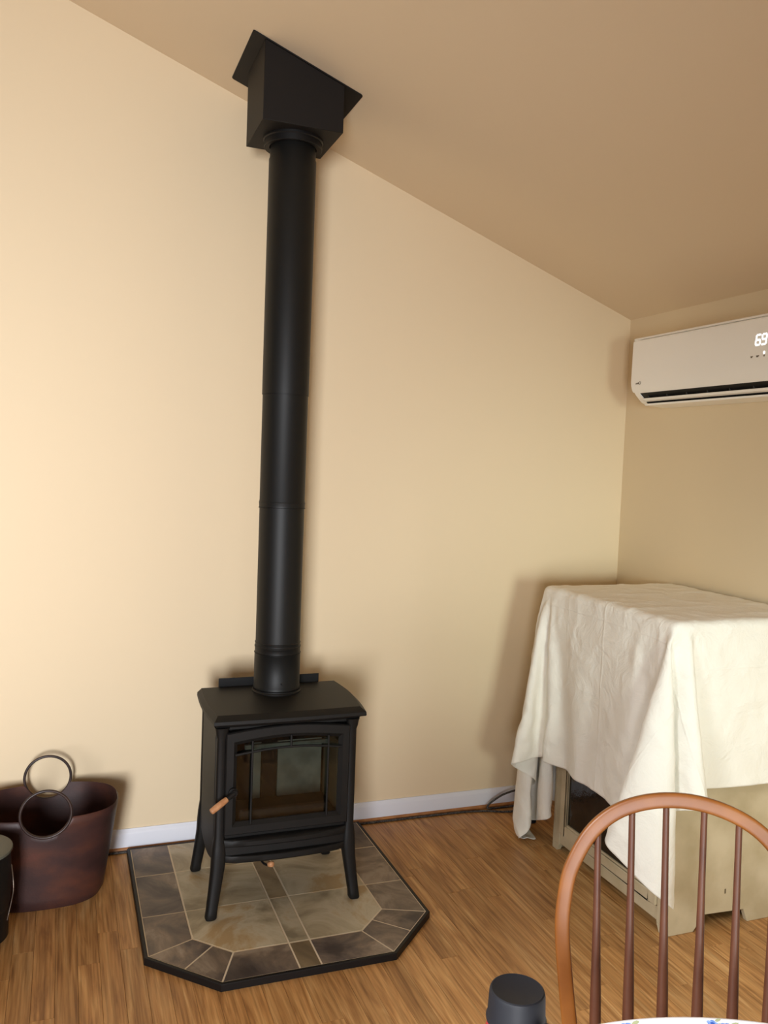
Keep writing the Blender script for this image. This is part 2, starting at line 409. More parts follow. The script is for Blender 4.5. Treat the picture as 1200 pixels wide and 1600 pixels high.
L0, L1, RR0, RR1 = PX - HW, PX - HW + BR, PX + HW, PX + HW - BR
A0 = (L0, -PD + CUT); A1 = (L1, -PD + CUT + tq); B0 = (L0 + CUT, -PD); B1 = (L0 + CUT + tq, -PD + BR)
D0 = (RR0, -PD + CUT); D1 = (RR1, -PD + CUT + tq); E0 = (RR0 - CUT, -PD); E1 = (RR0 - CUT - tq, -PD + BR)
mid = lambda a, b, t=.5: (a[0] + (b[0] - a[0]) * t, a[1] + (b[1] - a[1]) * t)
M0, M1 = PX - MS / 2, PX + MS / 2
dark = [
    [(L0, -PB), (L0, -R1), (L1, -R1), (L1, -PB)], [(L0, -R1), (L0, -R2), (L1, -R2), (L1, -R1)], [(L0, -R2), A0, A1, (L1, -R2)],
    [A0, mid(A0, B0), mid(A1, B1), A1], [mid(A0, B0), B0, B1, mid(A1, B1)],
    [B0, (M0, -PD), (M0, -PD + BR), B1], [(M1, -PD), E0, E1, (M1, -PD + BR)],
    [E0, mid(E0, D0), mid(E1, D1), E1], [mid(E0, D0), D0, D1, mid(E1, D1)],
    [(RR0, -PB), (RR0, -R1), (RR1, -R1), (RR1, -PB)], [(RR0, -R1), (RR0, -R2), (RR1, -R2), (RR1, -R1)], [(RR0, -R2), D0, D1, (RR1, -R2)]]
midt = [[(M0, -PD), (M1, -PD), (M1, -PD + BR), (M0, -PD + BR)], [(M0, -R2), (M1, -R2), (M1, -R1), (M0, -R1)], [(M0, -R1), (M1, -R1), (M1, -PB), (M0, -PB)]]
light = [
    [(L1, -PB), (L1, -R1), (M0, -R1), (M0, -PB)], [(L1, -R1), (L1, -R2), (M0, -R2), (M0, -R1)], [(L1, -R2), A1, B1, (M0, -PD + BR), (M0, -R2)],
    [(M0, -R2), (M0, -PD + BR), (M1, -PD + BR), (M1, -R2)],
    [(RR1, -PB), (RR1, -R1), (M1, -R1), (M1, -PB)], [(RR1, -R1), (RR1, -R2), (M1, -R2), (M1, -R1)], [(RR1, -R2), D1, E1, (M1, -PD + BR), (M1, -R2)]]
for polys, mm in ((dark, DARKT), (midt, MIDT), (light, LIGHTT)):
    for p in polys:
        bm = nb(); prism(bm, offset(p, 0.0030), 0.0220, HT + rnd.uniform(-.0002, .0003), inset=0.0010, drop=0.0006)
        cxy = (sum(q[0] for q in p) / len(p), sum(q[1] for q in p) / len(p), HT)
        obj('tile', bm, mm, hearth, origin=cxy)

# ------------------------------------------------------------------ wood stove
SX = 0.487
YF, YR = -0.655, -0.315            # body front and rear
stove = empty('wood_stove', (SX, -0.49, HT + .0004), 'black cast iron wood stove with arched glass door on the tiled hearth', 'stove')
ZB, ZT = 0.245, 0.700              # body bottom and top
BXL, BXR = 0.238, 0.736
# firebox shell with open front
bm = nb()
box(bm, BXL, YF + .02, ZB, BXL + .03, YR, ZT); box(bm, BXR - .03, YF + .02, ZB, BXR, YR, ZT)
box(bm, BXL + .03, YR - .02, ZB, BXR - .03, YR, ZT); box(bm, BXL + .03, YF + .02, ZB, BXR - .03, YR - .02, ZB + .07); box(bm, BXL + .03, YF + .02, ZT - .035, BXR - .03, YR - .02, ZT)
box(bm, BXL + .002, YF, ZB + .01, BXL + .022, YF + .02, ZT); box(bm, BXR - .022, YF, ZB + .01, BXR - .002, YF + .02, ZT); box(bm, BXL + .022, YF, .688, BXR - .022, YF + .02, ZT); box(bm, BXL + .022, YF, ZB, BXR - .022, YF + .02, .315)
obj('firebox', bm, IRON, stove, bevel=.002)
# side panels, slightly proud with curved lower edge
for sx in (-1, 1):
    X = BXL if sx < 0 else BXR
    out = []
    for k in range(9):
        t = k / 8; y = YF + .03 + (YR - YF - .06) * t
        out.append((y, 0.215 + 0.03 * (2 * t - 1) ** 2 * 0 - 0.03 * math.sin(PI * t)))
    poly = out + [(YR - .03, .685), (YF + .03, .685)]
    bm = nb(); loft(bm, [[(X + sx * d, y, z) for y, z in poly] for d in (0.0, 0.006)])
    obj('side_panel', bm, IRON, stove, bevel=.002)
# four legs, corner posts running down and splaying outwards
def leg(sx, sy):
    xf = SX + sx * .2645; yf = -.668 if sy < 0 else -.296
    yb = YF + .004 if sy < 0 else YR - .004
    xb = (BXL + .010) if sx < 0 else (BXR - .010)
    rings = []
    def ring(x, y, z, a, b, n=16):
        return [(x + a * math.copysign(abs(math.cos(t)) ** .6, math.cos(t)), y + b * math.copysign(abs(math.sin(t)) ** .6, math.sin(t)), z) for t in [2 * PI * k / n for k in range(n)]]
    for z, t, a in ((HT + .0006, 0, .017), (HT + .006, 0.02, .0205), (.05, .12, .0195), (.12, .5, .021), (.19, .86, .0235), (.235, 1, .0255), (.27, 1, .023), (.31, 1, .0175), (.66, 1, .0165), (.675, 1, .021), (.690, 1, .023), (.7005, 1, .026)):
        rings.append(ring(xf + (xb - xf) * t, yf + (yb - yf) * t, z, a, a))
    bm = nb(); loft(bm, rings); obj('leg', bm, IRON, stove, smooth=45)
for sx in (-1, 1):
    for sy in (-1, 1): leg(sx, sy)
# top plate with bowed sides, chamfered front band and cornice
def topo(d, z, back=0):
    pts = []; e = min(d, .012 + d * .12); xl, xr, yf, yr = .212 + e, .766 - e, -.698 + d * 1.0, -.300 - d * back
    for k in range(13): t = k / 12; pts.append((xl + (xr - xl) * t, yf - .006 * math.sin(PI * t), z))
    for k in range(1, 12): t = k / 12; pts.append((xr + .016 * math.sin(PI * t) + .012 * t, yf + (yr - yf) * t, z))
    for k in range(13): t = k / 12; pts.append((xr + .012 - (xr + .012 - xl) * t, yr, z))
    for k in range(1, 12): t = k / 12; pts.append((xl - .010 * math.sin(PI * t), yr + (yf - yr) * t, z))
    return pts
bm = nb()
loft(bm, [topo(.034, .7007), topo(.030, .706), topo(.016, .713), topo(.008, .716), topo(.002, .7165), topo(0, .720), topo(.001, .731), topo(.005, .7345), topo(.026, .7435), topo(.030, .7455)])
obj('top_plate', bm, IRON, stove, smooth=25)
obj('heat_shield', mbox(.295, -.2955, .30, .699, -.2915, .778), STEEL, stove, bevel=.001)
# flue collar
bm = nb(); lathe(bm, [(.074, .7458), (.0945, .7458), (.0945, .750), (.0910, .7530), (.0905, .757), (.074, .757)], (.503, -.385, 0), 48); obj('flue_collar', bm, IRON, stove, smooth=40)
# door: arched frame
def arch(x0, x1, zb, zt, sag, n=14):
    pts = [(x0, zb), (x1, zb)]
    for k in range(n + 1):
        t = k / n; pts.append((x1 + (x0 - x1) * t, zt + sag * math.sin(PI * t)))
    return pts
door = nb()
oo = arch(.2605, .7135, .3165, .6805, .0175); o1 = arch(.264, .710, .320, .677, .0175)
ii = arch(.301, .674, .359, .6365, .0155); i1 = arch(.288, .687, .346, .6495, .0165)
yd = YF - .020
loft(door, [[(x, YF - .0005, z) for x, z in oo], [(x, yd + .004, z) for x, z in oo], [(x, yd, z) for x, z in o1], [(x, yd, z) for x, z in i1], [(x, yd + .012, z) for x, z in ii], [(x, YF - .0005, z) for x, z in ii], [(x, YF - .0005, z) for x, z in oo]], caps=False)
dr = obj('door', door, IRON, stove, smooth=35)
pts = arch(.300, .675, .358, .6375, .0155)
bm = nb(); loft(bm, [[(x, y, z) for x, z in pts] for y in (YF - .006, YF - .0025)]); obj('glass', bm, STOVEGLASS, dr)
# grille bars on the door
def bar(p, q, rr=.0042):
    bm = nb(); tube(bm, [p, q], rr, 8); obj('bar', bm, IRON, dr, smooth=50)
yb_ = yd + .004
bar((.354, yb_, .351), (.354, yb_, .650)); bar((.633, yb_, .351), (.633, yb_, .648)); bar((.4935, yb_, .618), (.4935, yb_, .660))
bm = nb(); tube(bm, [(.294 + (.682 - .294) * k / 16, yb_, .602 + .0155 * math.sin(PI * k / 16)) for k in range(17)], .0048, 8); obj('arched_bar', bm, IRON, dr, smooth=50)
# door handle: black pivot and turned wooden grip
hd = nb(); lathe(hd, [(.016, 0), (.016, .010), (.011, .014), (.011, .022)], (0, 0, 0), 20)
for v in hd.verts: v.co = Vector((.288 + v.co.x, yd - v.co.z - .0003, .474 + v.co.y))
tube(hd, [(.291, yd - .018, .4765), (.276, yd - .024, .468), (.262, yd - .029, .461)], [.009, .0085, .0075], 12)
h_ = obj('handle', hd, STEEL, dr, smooth=45)
bm = nb(); P0, P1 = Vector((.263, yd - .0285, .4615)), Vector((.205, yd - .048, .430))
tube(bm, [P0 + (P1 - P0) * t for t in (0, .05, .3, .7, .93, .985, 1)], [.0085, .0100, .0112, .0112, .0108, .0095, .006], 16); tag(obj('grip', bm, GRIP, h_, smooth=50), 'light turned wood grip')
# ash lip and apron
def lip(z, out, ins=0):
    x0, x1 = .262 + ins, .712 - ins
    pts = [(x0, YF + .010, z)]
    for k in range(17): t = k / 16; pts.append((x0 + (x1 - x0) * t, YF - .012 - out * math.sin(PI * t) ** .5, z))
    pts.append((x1, YF + .010, z)); return pts
bm = nb(); loft(bm, [lip(.2165, .020, .014), lip(.219, .028, .005), lip(.224, .031, .001), lip(.240, .031), lip(.2425, .028), lip(.2435, .006), lip(.272, .004), lip(.2735, .020), lip(.278, .024), lip(.292, .024), lip(.297, .018), lip(.3005, .004)]); obj('ash_lip', bm, IRON, stove, smooth=28)
bm = nb(); box(bm, .50, -.61, .195, .66, -.36, .2445); obj('air_box', bm, STEEL, stove, bevel=.003)
bm = nb(); tube(bm, catmull([(.400, -.630, .215), (.404, -.650, .198), (.416, -.668, .192), (.424, -.676, .196)], 5), .004, 8); ak = obj('air_control', bm, STEEL, stove, smooth=50)
bm = nb(); tube(bm, [(.424, -.675, .1965), (.4255, -.678, .198), (.432, -.690, .202), (.4335, -.693, .2025)], [.007, .0105, .0105, .007], 14); tag(obj('knob', bm, GRIP, ak, smooth=50), 'light wooden knob')
# firebox lining: floor and firebricks seen through the glass
bm = nb(); box(bm, .285, -.632, .3155, .690, -.338, .335); obj('firebox_floor', bm, FIREIN, stove, bevel=.003)
bm = nb(); box(bm, .325, -.622, .3355, .648, -.596, .376); obj('log_retainer', bm, BRICKF, stove, bevel=.006, seg=3)
for a0, a1, mm in ((.285, .405, FIREIN), (.412, .443, BRICK), (.447, .505, FIREIN), (.509, .684, BRICK)):
    bm = nb(); box(bm, a0, -.420, .336, a1, -.396, .606); obj('firebrick', bm, mm, stove, bevel=.002)
bm = nb(); box(bm, .2695, -.60, .336, .2935, -.424, .60); obj('firebrick', bm, FIREIN, stove, bevel=.002)
bm = nb(); box(bm, .690, -.60, .336, .7045, -.424, .60); obj('firebrick', bm, BRICKO, stove, bevel=.002)
bm = nb(); box(bm, .300, -.575, .608, .680, -.40, .640); obj('baffle', bm, FIREIN, stove, bevel=.002)
bm = nb(); box(bm, .344, -.592, .590, .655, -.577, .606); tag(obj('air_tube', bm, BRICK, stove, bevel=.002), 'pale bar under the firebox roof')

# ------------------------------------------------------------------ stove pipe and ceiling support box
QX, QY = .503, -.385
pipe = empty('stove_pipe', (QX, QY, .7578), 'tall satin black double-wall stove pipe rising from stove to ceiling box', 'pipe')
def psec(name, prof):
    bm = nb(); lathe(bm, prof + [(prof[-1][0] - .003, prof[-1][1]), (prof[0][0] - .003, prof[0][1]), prof[0]], (QX, QY, 0), 64, caps=False); return obj(name, bm, PIPE, pipe, smooth=40)
r_ = .0866
psec('lower_section', [(r_ + .001, .7578), (r_ + .0035, .760), (r_ + .0035, .768), (r_ + .0015, .771), (r_ + .0015, .893), (r_ + .003, .895), (r_ + .003, .897), (r_ + .0005, .898)])
psec('middle_section', [(r_ + .0008, .8985), (r_ + .0008, .917), (r_ + .0022, .919), (r_ + .0022, .923), (r_, .925), (r_, .933), (r_ + .0012, .935), (r_ + .0012, .937), (r_ - .001, .939), (r_ - .001, 1.452), (r_ + .0022, 1.452), (r_ + .0022, 1.455), (r_ + .0008, 1.4554)])
psec('telescoping_sleeve', [(r_ + .0004, 1.456), (r_ + .0010, 1.470), (r_ + .0018, 1.472), (r_ + .0018, 1.474), (r_ + .0004, 1.476), (r_ + .0004, 1.480), (r_ - .0004, 1.482), (r_ - .0004, 1.881)])
psec('upper_section', [(r_ + .0018, 1.8815), (r_ + .0018, 2.752), (r_ - .0012, 2.757), (r_ - .0012, 2.788), (r_ - .0022, 2.790), (r_ - .0022, 2.828)])
bm = nb(); lathe(bm, [(.0035, 0), (.0035, .002), (.002, .003)], (0, 0, 0), 8)
for v in bm.verts: v.co = Vector((QX - .003 + v.co.x, QY - r_ - .0016 - v.co.z, .79 + v.co.y))
obj('screw', bm, STEEL, pipe)
sup = empty('ceiling_support_box', (QX, QY, 2.83), 'black square ceiling support box and flange at the sloped ceiling above the pipe', 'flue box')
x0, x1, y0, y1 = .355, .651, -.533, -.237
bm = nb(); n_ = .004
loft(bm, [[(x0, y0, 2.83), (x1, y0, 2.83), (x1, y1, 2.83), (x0, y1, 2.83)], [(x0, y0, cz(x0) - .006), (x1, y0, cz(x1) - .006), (x1, y1, cz(x1) - .006), (x0, y1, cz(x0) - .006)]])
obj('box_shell', bm, BOXM, sup, bevel=.002)
fx0, fx1, fy0, fy1 = .312, .721, -.536, -.126
def fl_(e, dz):
    q = .007
    return [(x_, y_, cz(x_) - dz) for x_, y_ in ((fx0, fy0 + q), (fx0 + q * .3, fy0 + q * .3), (fx0 + q, fy0), (fx1 - q, fy0), (fx1 - q * .3, fy0 + q * .3), (fx1, fy0 + q), (fx1, fy1 - q), (fx1 - q * .3, fy1 - q * .3), (fx1 - q, fy1), (fx0 + q, fy1), (fx0 + q * .3, fy1 - q * .3), (fx0, fy1 - q))]
bm = nb(); loft(bm, [fl_(0, .0004), fl_(0, .0055)]); obj('ceiling_flange', bm, BOXM, sup, bevel=.0015)
bm = nb(); lathe(bm, [(.094, 2.8296), (.1120, 2.8296), (.1120, 2.822), (.1085, 2.818), (.1085, 2.797), (.1065, 2.795), (.090, 2.797), (.0885, 2.797), (.0885, 2.8296)], (QX, QY, 0), 56, caps=False); obj('trim_collar', bm, STEEL, sup, smooth=40)

# ------------------------------------------------------------------ leather log tote by the wall
BX, BY = -.322, -.250
tote = empty('leather_tote', (BX, BY, 0), 'oval oxblood-brown leather tote with two round ring handles beside the hearth', 'basket')
RZ, RC, RRAD = .340, .362, .083
def se(a, b, th, n=2.7):
    c, s = math.cos(th), math.sin(th)
    return a * math.copysign(abs(c) ** (2 / n), c), b * math.copysign(abs(s) ** (2 / n), s)
def tote_shell(inner):
    bm = nb(); N = 160; lev = 14; g = []
    d = .005 if inner else 0
    for k in range(N):
        th = 2 * PI * k / N; col = []
        xr, yr = se(.254 - d, .180 - d, th)
        top = RZ + .012 * (xr / .254) ** 2 * 0
        if abs(xr) < RRAD: top = min(top, RC - math.sqrt(RRAD ** 2 - xr ** 2) + .002)
        for j in range(lev + 1):
            t = j / lev; z = (.006 if inner else .0005) + (top - .006) * t; f = z / RZ
            ff = min(1, f / .07); e = 0.012 * (1 - math.sqrt(max(0, 1 - (1 - ff) ** 2)))
            x, y = se(.203 + .051 * f - d - e, .160 + .020 * f - d - e, th)
            col.append((BX + x, BY + y, z))
        g.append(col)
    return bm, g, N, lev
bm, go, N, lev = tote_shell(False); _, gi, _, _ = tote_shell(True)
loops = [[go[k][j] for k in range(N)] for j in range(lev + 1)] + [[gi[k][j] for k in range(N)] for j in range(lev, -1, -1)]
loft(bm, loops); obj('body', bm, LEATHER, tote, smooth=50)
for yy in (BY - .1815, BY + .1815):
    bm = nb(); tube(bm, [(BX + .0845 * math.cos(2 * PI * k / 48), yy, RC + .0845 * math.sin(2 * PI * k / 48)) for k in range(48)], .0052, 10, True); obj('ring_handle', bm, RINGM, tote, smooth=60)

# ------------------------------------------------------------------ lidded bucket at the left edge
KX, KY = -.547, -.570
bk = empty('ash_bucket', (KX, KY, 0), 'black lidded bucket with grey-green top in front of the leather tote', 'bucket')
bm = nb(); lathe(bm, [(.02, .012), (.086, .012), (.090, .020), (.108, .08), (.120, .15), (.124, .20), (.123, .25), (.120, .318), (.116, .318), (.116, .03), (.02, .03)], (KX, KY, 0), 48, caps=False); obj('body', bm, STEEL, bk, smooth=40)
bm = nb(); lathe(bm, [(.00002, .3335), (.08, .332), (.118, .329), (.1255, .326), (.1265, .322), (.1265, .3185), (.10, .3185), (.00002, .3185)], (KX, KY, 0), 48, caps=False); tag(obj('lid', bm, LIDG, bk, smooth=40), 'flat grey-green lid')
bm = nb(); lathe(bm, [(.07, .0004), (.089, .0004), (.0915, .004), (.0905, .0118), (.07, .0118), (.07, .0004)], (KX, KY, 0), 40, caps=False); tag(obj('base_ring', bm, REDB, bk, smooth=40), 'red base ring')
bm = nb(); tube(bm, catmull([(KX + .123, KY - .01, .265), (KX + .130, KY - .045, .235), (KX + .132, KY - .055, .200), (KX + .126, KY - .050, .16), (KX + .114, KY - .055, .10)], 5), .0016, 6); tag(obj('bail', bm, WIRE, bk, smooth=60), 'thin wire bail')

# ------------------------------------------------------------------ mini split on the right wall
ms = empty('air_conditioner', (XR, -.75, 1.95), 'white wall-mounted air conditioner with lit 69 display on the right wall', 'air conditioner')
Y0, Y1 = -.303, -1.200
pf = [(0.001, 2.245), (.178, 2.245), (.190, 2.243), (.198, 2.236), (.201, 2.225), (.2025, 2.05), (.200, 2.028), (.192, 2.008), (.180, 1.992)]   # top, front, chin
lo = [(.180, 1.992), (.150, 1.962), (.120, 1.948), (.06, 1.946), (.00002, 1.952)]
def prof_loft(name, prof, ys, m, **k):
    bm = nb(); loft(bm, [[(XR - d, y, z) for d, z in prof] for y in ys]); return obj(name, bm, m, ms, **k)
back = [(.001, 2.243)] + [(.176, 2.243), (.1935, 2.226), (.1945, 2.03), (.178, 1.998), (.120, 2.0), (.055, 1.947), (.00002, 1.95)]
prof_loft('chassis', back, (Y0 - .006, Y1 + .006), PLASTIC, smooth=40)
fp = [(.150, 2.2335), (.150, 2.2350), (.192, 2.2350), (.1985, 2.2310), (.2008, 2.224), (.2025, 2.05), (.200, 2.028), (.1935, 2.010), (.187, 2.0015), (.180, 2.0035), (.188, 2.012), (.195, 2.03), (.1955, 2.224), (.193, 2.2305)]
prof_loft('front_panel', fp, (Y0, Y1), PLASTIC, smooth=40)
prof_loft('top_trim', [(.02, 2.2435), (.02, 2.2475), (.186, 2.2475), (.195, 2.2435), (.1975, 2.2365), (.190, 2.2360), (.183, 2.2435)], (Y0, Y1), PLASTIC, smooth=40)
for ya, yb2 in ((Y0, Y0 - .035), (Y1 + .035, Y1)):
    cap = [(.001, 2.2435), (.185, 2.2435), (.194, 2.235), (.1965, 2.05), (.1945, 2.03), (.186, 2.008), (.172, 1.990), (.140, 1.960), (.110, 1.9475), (.05, 1.9445), (.00002, 1.950)]
    prof_loft('end_cap', cap, (ya - .0005, yb2), PLASTIC, smooth=40)
prof_loft('outlet_slot', [(.1775, 1.999), (.121, 2.0015), (.056, 1.948), (.110, 1.9490), (.130, 1.9500), (.150, 1.975)], (Y0 - .0355, Y1 + .0355), SLOT)
# louvre flap standing in the outlet and the lower lip behind it
bm = nb(); loft(bm, [[(XR - d, y, z) for d, z in ((.172, 1.9735), (.166, 1.9645), (.150, 1.9600), (.150, 1.9630), (.162, 1.9675), (.168, 1.9745))] for y in (Y0 - .050, Y1 + .050)]); obj('louvre', bm, PLASTIC, ms, smooth=40)
prof_loft('lower_lip', [(.150, 1.9515), (.146, 1.9440), (.110, 1.9425), (.050, 1.9390), (.002, 1.9420), (.002, 1.9455), (.055, 1.9465), (.110, 1.9480), (.140, 1.9495)], (Y0 - .036, Y1 + .036), PLASTIC, smooth=40)
for k in range(7):
    y = Y0 - .075 - k * .125
    bm = nb(); loft(bm, [[(XR - d, yy, z) for d, z in ((.166, 1.9945), (.160, 1.9665), (.145, 1.9640), (.150, 1.9950))] for yy in (y, y - .002)]); obj('vane', bm, mat('dark_vane', lin(60, 56, 52), .6) if k == 0 else bpy.data.materials['dark_vane'], ms)
# lit seven-segment read-out and the printed marks
LED = bpy.data.materials.new('white_led'); LED.use_nodes = True
b_ = LED.node_tree.nodes['Principled BSDF']; b_.inputs['Emission Color'].default_value = (.92, .95, 1, 1); b_.inputs['Emission Strength'].default_value = 1.6; b_.inputs['Base Color'].default_value = (.9, .9, .95, 1)
XD = XR - .2016
def seg_digit(bm, yc, zc, on, hw=.0105, hh=.0185, t=.0032):
    S = {'a': (0, hh, 1), 'g': (0, 0, 1), 'd': (0, -hh, 1), 'f': (-hw, hh / 2, 0), 'b': (hw, hh / 2, 0), 'e': (-hw, -hh / 2, 0), 'c': (hw, -hh / 2, 0)}
    for s in on:
        u, v, hz = S[s]
        du, dv = (hw - .001, t / 1.0) if hz else (t / 1.0, hh / 2 - .001)
        yy = yc - u - (v * .12); z = zc + v
        xx = XR - .2026 + (z - 2.05) * .0098 + .0003
        box(bm, xx - .0008, yy - du, z - dv, xx, yy + du, z + dv)
bm = nb(); seg_digit(bm, -1.0545, 2.150, 'acdefg'); seg_digit(bm, -1.0835, 2.150, 'abcdfg'); tag(obj('display_digits', bm, LED, ms), 'glowing white digits 69')
xx = XR - .2026 + .0005
bm = nb(); lathe(bm, [(.00002, 0), (.0042, 0), (.0042, .0008), (.00002, .0008)], (0, 0, 0), 12)
for v in bm.verts: v.co = Vector((xx - v.co.z, -1.0875 + v.co.x, 2.1 + v.co.y * 1.4))
obj('indicator_lamp', bm, LED, ms)
for yy, ww in ((-1.0275, .006), (-1.0565, .007), (-1.089, .004), (-1.118, .006)):
    bm = nb(); box(bm, xx - .0004, yy - ww, 2.0885, xx, yy + ww, 2.0925); box(bm, xx - .0004, yy - ww * .5, 2.0855, xx, yy + ww * .8, 2.0885); obj('printed_icon', bm, GREYPRINT, ms)
# small, unreadable maker's mark at the lower left: dark strokes closed by a round letter
bm = nb(); zz = 2.0395; xm = XR - .2026
for k in range(4):
    yk = -.3395 - k * .0058; box(bm, xm - .0006, yk - .0016, zz - .004, xm + .0002, yk + .0010, zz + (.0015 + .001 * k))
    box(bm, xm - .0006, yk - .0048, zz - .001, xm + .0002, yk, zz + .001)
tube(bm, [(xm - .0002, -.3665 + .0062 * math.cos(2 * PI * k / 16), zz + .0010 + .0062 * math.sin(2 * PI * k / 16)) for k in range(16)], .0009, 6, True)
obj('maker_mark', bm, GREYPRINT, ms)

# ------------------------------------------------------------------ distressed cabinet under the sheet
CX0, CX1, CY0, CY1 = 1.736, 2.300, -.460, -1.206
cab = empty('cabinet', ((CX0 + CX1) / 2, (CY0 + CY1) / 2, 0), 'distressed cream-painted cabinet with dark glass front under the sheet', 'cabinet')
obj('top', mbox(1.672, -1.246, 1.100, 2.312, -.422, 1.124), CREAM, cab, bevel=.004)
bm = nb(); poly = [(CX0, 0.0003), (1.858, .0003), (1.874, .020), (1.882, .058), (2.085, .050), (2.094, .030), (2.106, .0003), (CX1, .0003), (CX1, 1.0995), (CX0, 1.0995)]
loft(bm, [[(x, y, z) for x, z in poly] for y in (CY1, CY1 + .020)]); obj('end_panel', bm, CREAM, cab, bevel=.002)
bm = nb(); loft(bm, [[(x, y, z) for x, z in poly] for y in (CY0 - .020, CY0)]); obj('end_panel', bm, CREAM, cab, bevel=.002)
obj('back_panel', mbox(CX1 - .012, CY1 + .021, .06, CX1 - .0005, CY0 - .021, 1.099), CABIN, cab)
obj('bottom_shelf', mbox(CX0 + .03, CY1 + .021, .09, CX1 - .013, CY0 - .021, .105), CABIN, cab)
obj('middle_shelf', mbox(CX0 + .04, CY1 + .021, .55, CX1 - .013, CY0 - .021, .565), CABIN, cab)
# front (facing the stove side): stiles with feet, skirt, door
for ya, yb2, fy in ((CY0 - .0205, CY0 - .052, -1), (CY1 + .0205, CY1 + .052, 1)):
    bm = nb(); box(bm, CX0, min(ya, yb2), .030, CX0 + .022, max(ya, yb2), 1.0995); obj('stile', bm, CREAM, cab, bevel=.002)
bm = nb(); ya, yb2 = CY0 - .0525, CY1 + .0525
poly = [(ya, .036), (ya, .0865), (yb2, .0865), (yb2, .036)]
loft(bm, [[(x, y, z) for y, z in poly] for x in (CX0 + .003, CX0 + .021)]); obj('skirt', bm, CREAM, cab, bevel=.002)
for s, yy in ((1, CY0 - .021), (-1, CY1 + .021)):
    bm = nb(); poly = [(yy, .0003), (yy - s * .015, .0003), (yy - s * .030, .0297), (yy, .0297)]
    loft(bm, [[(x, y, z) for y, z in poly] for x in (CX0, CX0 + .02)]); obj('foot', bm, CREAM, cab, bevel=.001)
obj('head_rail', mbox(CX0 + .002, yb2, 1.03, CX0 + .021, ya, 1.099), CREAM, cab, bevel=.002)
dy0, dy1, dz0, dz1 = ya - .002, yb2 + .002, .0895, 1.027
dm = (dy0 + dy1) / 2
for a, b in ((dy0, dm + .001), (dm - .001, dy1)):
    pass
bm = nb(); fw_ = .040
X0d, X1d = CX0 - .008, CX0 + .012
box(bm, X0d, dy1, dz0, X1d, dy1 + fw_, dz1); box(bm, X0d, dy0 - fw_, dz0, X1d, dy0, dz1)
box(bm, X0d, dy1 + fw_, dz0, X1d, dy0 - fw_, dz0 + fw_); box(bm, X0d, dy1 + fw_, dz1 - fw_, X1d, dy0 - fw_, dz1)
dor = obj('door', bm, CREAM, cab, bevel=.003)
bm = nb(); g0, g1, gz0, gz1 = dy1 + fw_, dy0 - fw_, dz0 + fw_, dz1 - fw_; bd = .009
for a in ((g0, gz0, g0 + bd, gz1), (g1 - bd, gz0, g1, gz1), (g0 + bd, gz0, g1 - bd, gz0 + bd), (g0 + bd, gz1 - bd, g1 - bd, gz1)):
    box(bm, CX0 - .003, a[0], a[1], CX0 + .011, a[2], a[3])
obj('glazing_bead', bm, CREAM, dor, bevel=.002)
obj('glass_pane', mbox(CX0 + .004, g0 + .004, gz0 + .004, CX0 + .008, g1 - .004, gz1 - .004), CABGLASS, dor)
for k, (dx, zz, hh) in enumerate(((.145, .395, .016), (.255, .132, .018))):
    bm = nb(); box(bm, CX0 + dx, CY1 - .0006, zz - hh / 2, CX0 + dx + .006, CY1 + .001, zz + hh / 2); obj('chipped_spot', bm, WORN, cab)
obj('worn_edge', mbox(CX0 + .126, CY1 - .0005, .0005, CX0 + .1285, CY1 + .001, .004), WORN, cab)

# the sheet: a draped cotton sheet, vertices in 0.1 mm (rest grid gives the uv)
NX, NY, SX0, SX1, SY0, SY1 = 58, 100, 0.935, 2.310, -1.850, 0.530
